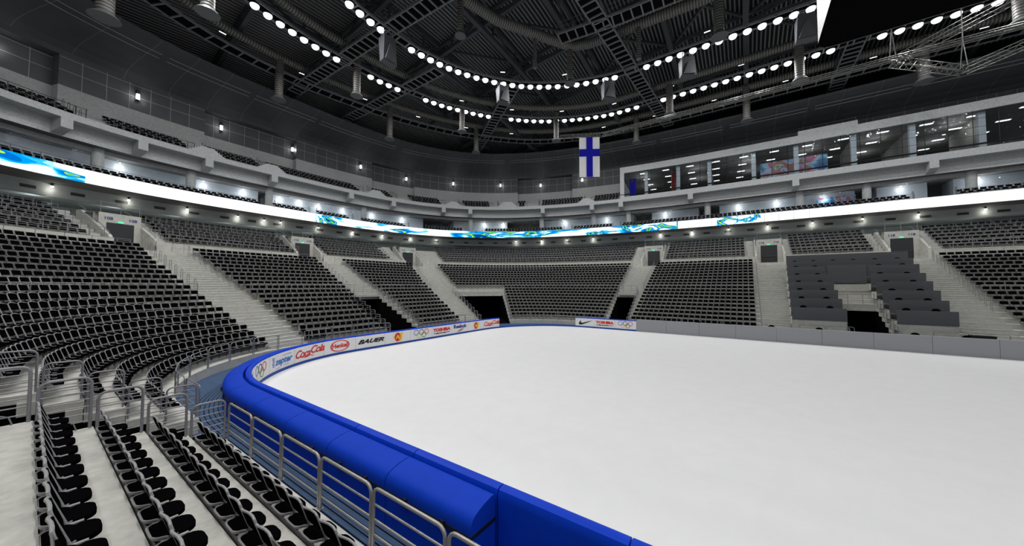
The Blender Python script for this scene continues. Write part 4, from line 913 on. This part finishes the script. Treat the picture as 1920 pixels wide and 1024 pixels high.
# wall lanterns
for k, (x, y, z) in enumerate([(-21.76,58.19,24.44),(-13.79,60.59,24.82),(-6.39,61.32,24.2),(1.83,61.4,24.49),(11.74,60.9,24.53),(19.78,59.01,25.1),(27.32,54.79,25.42),(33.63,47.69,25.04),(37.2,40.52,24.38),(39.49,32.88,24.46)]):
    s = float(np.interp(0, [0], [0])); X, Y = level(41.8); j = int(np.argmin(np.hypot(X-x, Y-y))); al = next((w_[2] for w_ in WS if w_[0] <= GS[j] <= w_[1]), 42); (x, y), t, n = frame(al-.16, float(GS[j]))
    r_ = empty('wall_lantern', (x, y, 24.55), math.atan2(t[1], t[0]), f'small black wall lantern with white glowing glass on the dark panels, {nth(k+1)} from the left', 'light', 'lanterns on the upper wall')
    m = MB(); m.box(-.12,-.1,.32,.12,.1,.72); m.box(-.12,-.1,-.36,.12,.1,-.26); m.box(-.1,.08,-.3,.1,.12,.4); m.build('casing', M['ink'], r_); m = MB(); m.box(-.12,-.12,-.26,.12,.08,.32); m.build('glass', M['bulb'], r_); spot(x-n[0]*.35, y-n[1]*.35, 24.5, 22, (1,1,1), .1)

# ================================================================ glazed boxes on the right
SG = 107.75
sg = srange(SG, S_HI, .6)
zt_ = lambda s: 24.95 if 128.6 < s < 133.6 else 24.43
w = MB()
w.strip(pts(37.6, 23.43, sg), pts(37.6, 24.43, sg), 0); w.strip(pts(37.6, 24.43, sg), pts(42.6, 24.43, sg), 0); w.strip(pts(37.6, 23.43, sg), pts(37.9, 23.43, sg), 0)
s2 = srange(128.2, 133.8, .6); w.strip(pts(37.58, 24.40, s2), pts(37.58, 24.98, s2), 0); w.strip(pts(37.58, 24.98, s2), pts(38.2, 24.98, s2), 0)
for s in (128.2, 133.8): p, q = pt(37.58, s), pt(38.2, s); w.add([(*p, 24.4), (*q, 24.4), (*q, 24.98), (*p, 24.98)], [(0,1,2,3)], 0)
for s in (SG,):   # end wall and frame of the glazed box
    p, q = pt(37.55, s), pt(42.6, s); w.add([(*p, 19.15), (*q, 19.15), (*q, 24.43), (*p, 24.43)], [(0,1,2,3)], 0)
w.strip(pts(37.58, 19.15, srange(SG, SG+.45, .2)), pts(37.58, 23.5, srange(SG, SG+.45, .2)), 0)
w.strip(pts(37.6, 19.15, sg), pts(37.6, 19.42, sg), 0)
o = struct(w.build('wall_glazed_box', [M['conc_m']])); o['label'] = 'concrete frame of the glazed boxes'
w = MB(); w.strip(pts(37.9, 23.42, sg), pts(59.5, 23.42, sg), 0); w.strip(pts(37.7, 19.3, sg), pts(59.5, 19.3, sg), 0); w.strip(pts(59.5, 19.3, sg), pts(59.5, 23.42, sg), 1)
o = struct(w.build('wall_box_interior', [M['room_ceil'], M['room_wall']])); o['label'] = 'dim interior of the glazed boxes'
w = MB()
for a, b2 in ((111,113.5),(116.8,118.2),(122,123.4),(132,133.6),(137,138.6),(142.2,143.6)):   # partition returns
    s = b2; p, q = pt(39.0, s), pt(46 if int(b2) % 2 else 50, s); w.add([(*p, 19.3), (*q, 19.3), (*q, 23.42), (*p, 23.42)], [(0,1,2,3)])
o = struct(w.build('wall_partitions', M['room_wall'])); o['label'] = 'partition walls between the glazed boxes'
w = MB(); w.strip(pts(37.7, 19.42, sg), pts(37.7, 23.43, sg)); o = struct(w.build('window_3', M['glass_s'])); o['label'] = 'big glass front of the upper boxes'
w = MB(); w.tube(pts(37.62, 19.78, sg), .10, 4)
for zz in (20.75, 21.65, 22.55): w.tube(pts(37.68, zz, sg), .018, 4)
for s in arc_positions(37.66, SG+.4, S_HI, 1.72): x, y = pt(37.64, s); w.tube([(x,y,19.42),(x,y,23.43)], .03, 4)
o = struct(w.build('window_frame', M['mull'])); o['label'] = 'thin black mullions of the box glazing'
for k, s in enumerate([110.6,114.4,118.2,123.4,128.0,133.5,138.4,143.4]):
    (x, y), t, n = frame(38.5, s); m = MB(); m.obox((0,0), t, n, .25, .25, 0, 4.1); o = m.build('square_column', M['suite'], loc=(x, y, 19.3)); tag(o, f'pale square column behind the upper box glazing, {nth(k+1)} from the left', 'column', 'columns of the glazed boxes')
kk = 0
for rr, a in enumerate((39.2, 42.8, 46.4, 50.0)):
    for s in arc_positions(a, SG+.8, 149, 3.5):
        (x, y), t, n = frame(a, s); m = MB(); m.obox((0,0), t, n, .50, .17, -.03, 0); o = m.build('ceiling_panel_light', M['tube'], loc=(x, y, 23.40)); kk += 1
        tag(o, f'rectangular white ceiling light inside the glazed boxes, light {nth(int((s-SG)/(s-s+2.4))+1)} in ceiling row {nth(rr+1)}', 'light', 'ceiling lights of the glazed boxes')
for s in np.arange(110, 149, 6.5):
    for a in (41, 47): x, y = pt(a, float(s)); spot(x, y, 22.4, 40, (1,1,1), .3)
# colourful mural on the rear wall of one box and pennants
def mural():
    m = bpy.data.materials.new('mural_paint'); m.use_nodes = True; nt = m.node_tree; b = nt.nodes['Principled BSDF']; tc = nt.nodes.new('ShaderNodeTexCoord'); n = nt.nodes.new('ShaderNodeTexNoise'); n.inputs['Scale'].default_value = .55; n.inputs['Detail'].default_value = 2; n.inputs['Distortion'].default_value = 1.2
    r = nt.nodes.new('ShaderNodeValToRGB'); e = r.color_ramp.elements; e[0].position = .3; e[0].color = (.05,.10,.28,1); e[1].position = .72; e[1].color = (.05,.4,.15,1)
    for p_, c in ((.42,(.10,.35,.62)),(.50,(.45,.62,.75)),(.56,(.62,.16,.30)),(.62,(.30,.18,.10)),(.67,(.62,.6,.7))): q = e.new(p_); q.color = (*c, 1)
    nt.links.new(tc.outputs['Object'], n.inputs['Vector']); nt.links.new(n.outputs['Fac'], r.inputs['Fac']); nt.links.new(r.outputs['Color'], b.inputs['Base Color']); return m
M['mural'] = mural()
m = MB(); sm = srange(124.2, 131.4, .5); m.strip(pts(40.3, 19.35, sm), pts(40.3, 22.3, sm)); m.strip(pts(40.3, 22.3, sm), pts(40.36, 22.3, sm)); m.strip(pts(40.36, 22.3, sm), pts(40.36, 19.35, sm)); o = m.build('mural_panel', M['mural']); tag(o, 'colourful blue and pink mural panel inside the upper glazed box', 'mural')
m = MB(); sm = srange(130.2, 134.0, .5); m.strip(pts(40.7, 14.36, sm), pts(40.7, 16.4, sm)); m.strip(pts(40.7, 16.4, sm), pts(40.76, 16.4, sm)); o = m.build('mural_panel', M['mural']); tag(o, 'colourful mural panel behind the ledge seats, under the balcony', 'mural')
for s, mt, ds in ((108.9, 'flag_b', 'purple-blue'), (113.6, 'red', 'red')):
    (x, y), t, n = frame(40.0, s); m = MB(); m.obox((0,0), t, n, .5 if mt == 'flag_b' else .25, .03, 0, 3.2); o = m.build('hanging_pennant', M[mt], loc=(x, y, 19.8)); tag(o, f'{ds} pennant hanging behind the upper box glazing', 'pennant')
long_rail(37.75, 24.43, .5, SG+.3, 128.1, 'low roof railing on the glazed boxes left of the raised parapet', gap=1.3, bars=(), r=.02, mt='steel_dk')
long_rail(37.75, 24.95, .45, 128.3, 133.7, 'low roof railing on the raised concrete parapet', gap=1.5, bars=(), r=.02, mt='steel_dk')
long_rail(37.75, 24.43, .5, 133.9, S_HI, 'low roof railing right of the raised parapet', gap=1.3, bars=(), r=.02, mt='steel_dk')

# ================================================================ roof
def zr(x, y): return 37.2-7.0*min(1.25, (x/50)**2+(max(y, 0)/68)**2)
w = MB(); xs = list(np.linspace(-34, 48, 24)); ysr = list(np.linspace(-24, 66, 26))
V = [(x, y, zr(x, y)+.12) for y in ysr for x in xs]; nX = len(xs)
w.add(V, [(j*nX+i, (j+1)*nX+i, (j+1)*nX+i+1, j*nX+i+1) for j in range(len(ysr)-1) for i in range(nX-1)])
o = struct(w.build('ceiling', M['deck_dark'])); o['label'] = 'dark roof deck'
w = MB()
def inside(x, y, a): A, B, n = par(a); return (abs(x)/A)**n+(max(y, 0)/B)**n < 1
for y in np.arange(-20, 62, .42):
    seg = [(x, y, zr(x, y)) for x in np.arange(-30, 45, 3.0) if inside(x, y, 45)]
    if len(seg) > 1:
        w.strip([(p[0], p[1]-.07, p[2]-.02) for p in seg], [(p[0], p[1]+.07, p[2]-.02) for p in seg])
        w.strip([(p[0], p[1]-.07, p[2]-.02) for p in seg], [(p[0], p[1]-.10, p[2]+.11) for p in seg])
o = struct(w.build('ceiling', M['deck'])); o['label'] = 'corrugated ribs of the roof deck'
# louvred wall between cove edge and roof
w = MB(); sl = srange(62, S_HI, 1.0)
w.strip(pts(44.6, 26.2, sl), pts(44.6, 34, sl), 0); w.strip(pts(35.6, 28.15, sl), pts(44.6, 28.2, sl), 0)
for zz in np.arange(28.2, 33.4, .42): w.strip(pts(43.6, zz, sl), pts(43.75, zz+.16, sl), 1)
o = struct(w.build('wall_louvres', [M['deck_dark'], M['ceil']])); o['label'] = 'dark louvred wall above the cove'
def truss(p, q, dep, name, label, wch=.34, n=None, mt='truss_r'):
    p = Vector(p); q = Vector(q); L = (q-p).length; n = n or max(2, int(L/4.5)); top = []; bot = []
    for k in range(n+1):
        c = p.lerp(q, k/n); zz = zr(c.x, c.y)-.45; top.append(Vector((c.x, c.y, zz))); bot.append(Vector((c.x, c.y, zz-dep)))
    m = MB(); o0 = p.copy(); o0.z = 0
    for k in range(n):
        m.bar(top[k]-o0, top[k+1]-o0, wch, 0, .4); m.bar(bot[k]-o0, bot[k+1]-o0, wch*1.5, 0, .45)
        m.bar(top[k]-o0, bot[k+1]-o0, .20) if k % 2 else m.bar(bot[k]-o0, top[k+1]-o0, .20)
        m.bar(top[k]-o0, bot[k]-o0, .22)
    o = m.build(name, M[mt], loc=o0); tag(o, label, 'roof truss', 'roof trusses'); return o
for k, (y, xe) in enumerate([(-13, 43), (-3.2, 43.5), (7.2, 43.5), (14.6, 43), (23.6, 42), (31.5, 38), (38.6, 34), (46.2, 28)]):
    truss((-22, y, 0), (xe, y, 0), 2.6 if k % 2 == 0 else 1.7, 'roof_truss', f'dark roof truss spanning across the ice, {nth(k+1)} from the near side of the hall')
for k, x in enumerate([-16, -8, 0, 8.5, 17, 25, 33]):
    truss((x, -20, 0), (x, 60 if abs(x) < 15 else 50, 0), 1.2, 'roof_purlin', f'dark roof beam running along the hall, {nth(k+1)} from the near side', .26)
for k, (p, q) in enumerate([((-16,31.5),(-8,38.6)),((-8,31.5),(0,38.6)),((0,31.5),(-8,38.6)),((0,23.6),(8.5,31.5)),((8.5,23.6),(0,31.5)),((8.5,31.5),(17,23.6)),((8.5,14.6),(17,23.6)),((17,14.6),(25,23.6)),((17,23.6),(25,14.6)),((17,7.2),(25,14.6)),((25,7.2),(17,14.6)),((25,-3.2),(17,7.2)),((25,7.2),(33,-3.2)),((0,38.6),(8.5,46.2)),((8.5,38.6),(0,46.2)),((8.5,38.6),(17,31.5)),((17,38.6),(25,31.5)),((-8,38.6),(-16,46.2)),((-16,38.6),(-8,46.2)),((17,-3.2),(25,7.2))]):
    a = Vector((*p, zr(*p)-.7)); b2 = Vector((*q, zr(*q)-.7)); m = MB(); m.bar((0,0,0), b2-a, .26); o = m.build('roof_brace', M['truss_r'], loc=a); tag(o, f'dark diagonal roof brace below the deck, bay {nth(k+1)} counted from the near side', 'brace', 'diagonal roof braces')
# ---------------------------------------------------------------- catwalks
def smooth(P, n=4):
    out = []; m = len(P)
    for i in range(m-1):
        p0 = P[max(i-1, 0)]; p1 = P[i]; p2 = P[i+1]; p3 = P[min(i+2, m-1)]
        for k in range(n):
            t = k/n; out.append(tuple(.5*((2*p1[c])+(-p0[c]+p2[c])*t+(2*p0[c]-5*p1[c]+4*p2[c]-p3[c])*t*t+(-p0[c]+3*p1[c]-3*p2[c]+p3[c])*t**3) for c in (0, 1)))
    out.append(P[-1]); return out
def resample(P, step):
    P = np.array(P); d = np.r_[0, np.cumsum(np.hypot(*np.diff(P, axis=0).T))]; n = max(2, int(d[-1]/step)); q = np.linspace(0, d[-1], n+1)
    return list(zip(np.interp(q, d, P[:,0]), np.interp(q, d, P[:,1])))
def catwalk(P, z, wd, rung, label, deck=True, skip=None, rail=1):
    P = resample(P, rung); n = len(P); m = MB(); x0, y0 = P[0]
    N = []
    for i in range(n):
        a = P[max(i-1, 0)]; b2 = P[min(i+1, n-1)]; t = (b2[0]-a[0], b2[1]-a[1]); L = math.hypot(*t); N.append((-t[1]/L, t[0]/L, t[0]/L, t[1]/L))
    def off(d, zz): return [(p[0]+q[0]*d-x0, p[1]+q[1]*d-y0, zz) for p, q in zip(P, N)]
    r_ = empty('catwalk', (x0, y0, z), 0, label, 'catwalk')
    m = MB()
    for sd in (-1, 1): 
        m.strip(off(sd*wd/2, 0), off(sd*wd/2, .22)); m.strip(off(sd*(wd/2-.11), 0), off(sd*(wd/2-.11), .22)); m.strip(off(sd*wd/2, 0), off(sd*(wd/2-.11), 0))
    for i in range(n):
        p, q = P[i], N[i]; m.obox((p[0]-x0, p[1]-y0), (q[2], q[3]), (q[0], q[1]), .06, wd/2, -.02, .10)
    m.build('ladder_frame', M['cat'], r_)
    m = MB(); m.strip(off(-wd/2+.05, .12), off(wd/2-.05, .12)); m.build('deck', M['void'], r_)
    m = MB()
    for sd in ((-1, 1) if rail == 2 else (1,)):
        m.tube(off(sd*wd/2, 1.15), .022, 4); m.tube(off(sd*wd/2, .68), .014, 4)
        for i in range(0, n, max(1, int(1.1/rung))): p, q = P[i], N[i]; c = (p[0]+q[0]*sd*wd/2-x0, p[1]+q[1]*sd*wd/2-y0); m.tube([(*c, .1), (*c, 1.15)], .018, 4)
    m.build('handrail', M['steel_dk'], r_)
RCl = [(-26.5,22),(-25,28),(-21.5,34),(-17,38.3),(-13,40.9)]+RING_C[::2]+[(26.62,-14),(26.62,-22)]
RBl = [(-18.5,14),(-18.2,21),(-16,27),(-12.5,31.3),(-8.5,34.2)]+RING_B[::2]+[(18.48,-8),(18.48,-20)]
RDl = [(-30,30),(-27.5,36),(-23,42.5),(-18,47),(-13.43,49.76),(-9.5,51.1),(-5.28,51.63),(-1,51.6),(3.06,51.07),(8.24,50.0),(11.51,49.0),(14.84,47.7),(18.13,46.0),(21.15,44.0),(25.0,40.9),(28.1,37.6),(30.5,33.5),(32.3,28),(33.3,22),(33.6,14),(33.6,0),(33.6,-20)]
catwalk(smooth(RCl), LZ+.03, 1.0, 1.13, 'outer lamp-ring catwalk under the dark roof')
catwalk(smooth(RBl), LZ+.03, 1.0, 1.13, 'inner lamp-ring catwalk under the dark roof')
catwalk(smooth(RDl), LZ+.0, 1.5, 1.35, 'outermost catwalk without lamps, close to the cove')
for P, ds in ([[(-1.3,54.5),(-1.0,40),(-.4,25),(-.2,10)], 'straight catwalk at upper left crossing both lamp rings'], [[(6.4,56.0),(6.3,36.2)], 'straight catwalk from the cove to the inner ring, left of centre'], [[(26.2,47.6),(13.7,30.9)], 'short diagonal catwalk from the cove to the inner ring, at centre'], [[(-4,18.6),(6.7,18.6),(21.8,17.8),(35.5,17.0)], 'straight catwalk descending from top centre to the right cove'], [[(9.6,22.5),(10.4,17),(10.9,8)], 'catwalk crossing the top centre catwalk at right angles'], [[(14,-1.8),(37.7,-2.0)], 'straight catwalk beside the scoreboard on the right']):
    catwalk(P, LZ+.10, 1.5, .85, ds, rail=2)
for k, (x, y) in enumerate(RING_C):
    r_ = empty('flood_lamp', (x, y, LZ-.12), 0, f'round white floodlight of the outer ring, {nth(k+1)} from the left', 'lamp', 'floodlights of the outer ring')
    m = MB(); m.tube([(0,0,.0),(0,0,.12),(0,0,.2)], .36, 16, taper=[.365,.37,.2]); m.build('housing', M['ink'], r_)
    m = MB(); m.tube([(0,0,-.30),(0,0,-.285),(0,0,-.24),(0,0,-.16),(0,0,-.08),(0,0,-.005)], .345, 20, taper=[.06,.15,.24,.31,.335,.345]); m.build('lens', M['lens'], r_, True)
for k, (x, y) in enumerate(RING_B):
    r_ = empty('flood_lamp', (x, y, LZ-.12), 0, f'round white floodlight of the inner ring, {nth(k+1)} from the left', 'lamp', 'floodlights of the inner ring')
    m = MB(); m.tube([(0,0,.0),(0,0,.12),(0,0,.2)], .36, 16, taper=[.365,.37,.2]); m.build('housing', M['ink'], r_)
    m = MB(); m.tube([(0,0,-.30),(0,0,-.285),(0,0,-.24),(0,0,-.16),(0,0,-.08),(0,0,-.005)], .345, 20, taper=[.06,.15,.24,.31,.335,.345]); m.build('lens', M['lens'], r_, True)
# short tube lights on the catwalk rails
def near_tube(P, cnt, i0, dz, ds, gname):
    P = resample(smooth(P), 7.4)
    for k, (a, b2) in enumerate(list(zip(P[:-1], P[1:]))[i0:i0+cnt]):
        an = math.atan2(b2[1]-a[1], b2[0]-a[0]); m = MB(); m.box(-.28,-.035,-.03,.28,.035,.03); o = m.build('tube_light', M['tube'], loc=(a[0], a[1], LZ+dz)); o.rotation_euler = (0,0,an)
        tag(o, f'short white tube light on the {ds} catwalk, {nth(k+1)} from the left', 'light', gname)
near_tube(RCl, 14, 5, 1.25, 'outer lamp-ring', 'tube lights of the outer ring'); near_tube(RBl, 10, 6, 1.25, 'inner lamp-ring', 'tube lights of the inner ring'); near_tube(RDl, 15, 3, 1.3, 'outermost', 'tube lights of the outermost catwalk')
# ---------------------------------------------------------------- ducts
def duct(P, r, label, nseg=14, name='spiral_duct'):
    o0 = Vector(P[0]); Q = [Vector(p)-o0 for p in P]; m = MB(); m.tube(Q, r, nseg, cap=True); o = m.build(name, M['duct'], smooth=True, loc=o0)
    uvl = o.data.uv_layers.new(name='UVMap'); cum = [0]
    for a, b2 in zip(Q[:-1], Q[1:]): cum.append(cum[-1]+(b2-a).length)
    for l in o.data.loops: i = l.vertex_index; uvl.data[l.index].uv = (cum[min(i//nseg, len(cum)-1)], (i % nseg)/nseg)
    tag(o, label, 'duct'); return o
duct([(-14,31,31.5),(-8,31,31.5),(2.84,28.95,31.5),(6.41,28.0,31.5),(14.2,23.4,31.5),(14.95,21.5,31.5),(15.1,19,31.5),(15.3,15,31.5),(15.6,8,31.5),(15.6,-12,31.5)], .50, 'fat spiral air duct bending across the top centre of the roof')
off = lambda P, d: [((p[0]*(1-d/45)), (p[1]*(1-d/60))) for p in P]
duct([(x, y, LZ+1.35) for x, y in resample(smooth(off(RCl, 1.2)), 2.5)], .42, 'ribbed ring duct above the outer lamp catwalk', 10)
duct([(x, y, LZ+1.5) for x, y in resample(smooth(off(RDl, .9)), 2.5)], .45, 'ribbed ring duct above the outermost catwalk', 10)
VD = [(2.26,29.05,27.7,31.1,.30,1,'fat top duct, at its left end'),(10.38,25.86,27.6,31.2,.22,0,'middle of the fat top duct'),(14.16,23.54,27.26,31.2,.34,1,'elbow of the fat top duct'),(15.11,16.31,27.5,31.2,.24,0,'right part of the fat top duct'),(15.63,9.3,27.46,31.2,.42,1,'right end of the fat top duct'),
      (0.54,43.27,25.83,30,.38,1,'outer ring left of centre'),(13.81,39.68,25.89,30,.38,1,'outer ring above the flag, left'),(23.8,30.22,25.86,30,.38,1,'outer ring beside the flag truss'),(25.9,15.22,26.21,30,.42,1,'outer ring right of the flag'),(25.9,2.62,26.21,30,.42,1,'outer ring near the scoreboard'),(25.9,-11.41,26.13,30,.55,1,'outer ring at the right picture edge'),(-12.61,41.6,25.61,30,.45,1,'outer ring at upper left'),
      (-4.25,51.0,25.67,30.4,.42,1,'outermost ring, left of centre'),(-17.25,46.6,24.43,30.4,.5,1,'outermost ring at the far upper left'),(8.94,49.1,25.42,30.4,.4,1,'outermost ring left of centre, over the cove'),(21.0,43.3,26.15,30.4,.4,1,'outermost ring at centre, over the cove'),(32.4,21.0,26.4,30.4,.4,1,'outermost ring on the right, over the cove'),(32.8,7.2,26.0,30.4,.42,1,'outermost ring behind the lighting truss'),(32.8,-8.0,25.9,30.4,.45,1,'outermost ring at far right')]
for x, y, z0, z1, r, dc, ds in VD:
    o = duct([(x, y, z1), (x, y, z0+.25)], r, f'vertical ribbed air duct hanging from the {ds}', 12, 'hanging_duct')
    if dc: m = MB(); R2 = r*1.75; m.tube([(0,0,z0-z1+.35),(0,0,z0-z1+.12),(0,0,z0-z1-.03)], R2, 20, taper=[r*1.02, r*1.5, R2]); m.build('diffuser_disc', M['disc'], o, True)
# ---------------------------------------------------------------- speakers
for k, (x, y, zt2, zb2, ds) in enumerate([(-1.0,35.4,28.2,25.5,'left of centre'),(11.8,31.2,28.3,26.2,'above the diagonal catwalk'),(18.2,20.57,28.4,26.2,'above the flag'),(18.5,12.33,28.2,26.1,'right of the flag'),(18.5,2.97,28.4,26.0,'beside the scoreboard')]):
    an = math.atan2(CY-y, CX-x) if False else math.atan2(0-y, 0-x); r_ = empty('hanging_speaker', (x, y, zb2), an, f'grey wedge-shaped hanging loudspeaker {ds}', 'speaker', 'hanging loudspeakers'); h = zt2-zb2
    m = MB(); m.hexa([(-.1,-.75,0),(.45,-.75,.15),(.45,.75,.15),(-.1,.75,0),(-.55,-.62,h-.2),(.35,-.62,h),(.35,.62,h),(-.55,.62,h-.2)]); m.build('fabric_cover', M['speaker'], r_)
    m = MB(); m.hexa([(.47,-.62,.25),(.62,-.62,.2),(.62,.62,.2),(.47,.62,.25),(.40,-.12,h*.7),(.52,-.12,h*.7),(.52,.12,h*.7),(.40,.12,h*.7)]); m.build('horn', M['disc'], r_)
    m = MB()
    for q in (-.5, .5): m.bar((.1, q, h), (.1, q, h+.9), .05); m.bar((-.3, q, h), (-.3, q, h+.9), .05)
    m.bar((.1,-.5,h+.5), (.1,.5,h+.5), .05); m.bar((.1,-.5,h+.1), (.1,.5,h+.1), .05); m.build('hanging_frame', M['cat'], r_)
# ---------------------------------------------------------------- lighting trusses, flag, scoreboard
def box_truss(m, p, q, wd, step=.6, r=.024, rb=.011):
    p = Vector(p); q = Vector(q); d = q-p; L = d.length; d.normalize(); u = d.cross(Vector((0,0,1))).normalized()*wd/2; v = Vector((0,0,wd/2)); n = max(2, int(L/step))
    C4 = [u+v, -u+v, -u-v, u-v]
    for c in C4: m.tube([p+c, q+c], r, 5)
    for k in range(n):
        a = p+d*(L*k/n); b2 = p+d*(L*(k+1)/n)
        for i in range(4):
            c, e = C4[i], C4[(i+1) % 4]; m.tube([a+c, b2+e] if k % 2 else [a+e, b2+c], rb, 3, cap=False)
m = MB(); box_truss(m, (0, 0, 0), (0, -36, 0), .34, .45, .026, .012)
box_truss(m, (-.15, .1, 0), (-2.3, 4.4, 0), .34, .45, .026, .012)
o = m.build('lighting_truss', M['alu'], loc=(18.1, 21.3, 22.3)); tag(o, 'long straight aluminium truss carrying the flag', 'truss')
zq = 22.1; cA = Vector((18.2,-2.05,zq)); cB = Vector((23.0,-7.2,zq)); dA = (Vector((13.79,-5.98,zq))-cA).normalized()
m = MB(); cC = cA+dA*14; cD = cB+dA*14
for p, q in ((cA, cB), (cA, cC), (cB, cD)): box_truss(m, p-cA, q-cA, .55, .5, .026, .012)
o = m.build('square_truss', M['alu'], loc=cA); tag(o, 'square aluminium lighting truss hanging at upper right', 'truss')
for k, c in enumerate((cA, cB)):
    m = MB(); m.tube([(0,0,2.6),(0,0,9.5)], .035, 5); m.tube([(0,0,2.6),(.28,.1,.3)], .03, 5); m.tube([(0,0,2.6),(-.28,-.1,.3)], .03, 5); o = m.build('hanging_rod', M['alu'], loc=c); tag(o, f'thin steel rod holding the {"left" if k == 0 else "right"} corner of the square truss', 'rod', 'rods of the square truss')
# flag on the truss
A_ = Vector((16.62, 23.53, 0)); B_ = Vector((17.84, 21.51, 0)); wdt = (B_-A_).length; zf0, hh = 17.28, 4.72; fc = (A_+B_)/2
r_ = empty('hanging_flag', (fc.x, fc.y, zf0), math.atan2(B_.y-A_.y, B_.x-A_.x), 'tall hanging white flag with a blue cross', 'flag')
m = MB(); P = [(-wdt/2+wdt*k/12, .012*math.sin(k/2), 0) for k in range(13)]; m.strip(P, [(q[0], q[1], hh) for q in P]); m.strip([(q[0], q[1]+.02, 0) for q in P], [(q[0], q[1]+.02, hh) for q in P]); m.build('white_cloth', M['flag_w'], r_)
m = MB(); m.box(-.36, -.045, 0, .37, -.03, hh); m.box(-wdt/2, -.044, hh*.515, wdt/2, -.029, hh*.70); m.build('blue_cross', M['flag_b'], r_)
m = MB(); m.tube([(-wdt/2-.1,0,hh+.02),(wdt/2+.1,0,hh+.02)], .03, 5); m.build('flag_pole', M['disc'], r_)
# scoreboard
sw, sh, z0s, z1s = 3.3, 4.5, 16.9, 24.5
r_ = empty('scoreboard', (0, 0, z0s), 0, 'big hanging scoreboard cube with black underside and white side edge', 'scoreboard')
m = MB(); out = rrect(2*sh, 2*sh, -sw, sw, .7, 6); out = [(b2, a) for a, b2 in out]
plate(m, out, lambda a, b2, d: (a, b2, d), .02); m.build('underside', M['score_b'], r_)
m = MB(); n = len(out); m.add([(a, b2, .03) for a, b2 in out]+[(a, b2, z1s-z0s) for a, b2 in out], [(k, (k+1) % n, n+(k+1) % n, n+k) for k in range(n)]+[tuple(range(n, 2*n))]); m.build('casing', M['score_w'], r_)
for sx, sy, wx, wy in ((-sw-.03, 0, .02, sh-1.0),): m = MB(); m.box(sx-wx, -wy, .5, sx+wx, wy, 6.8); m.build('screen_face', M['score_b'], r_)
o = FAR.build('arena_seats', [M['black'], M['seat_far']]); tag(o, 'thousands of black arena seats filling the farther stands', 'seats', kind='stuff')
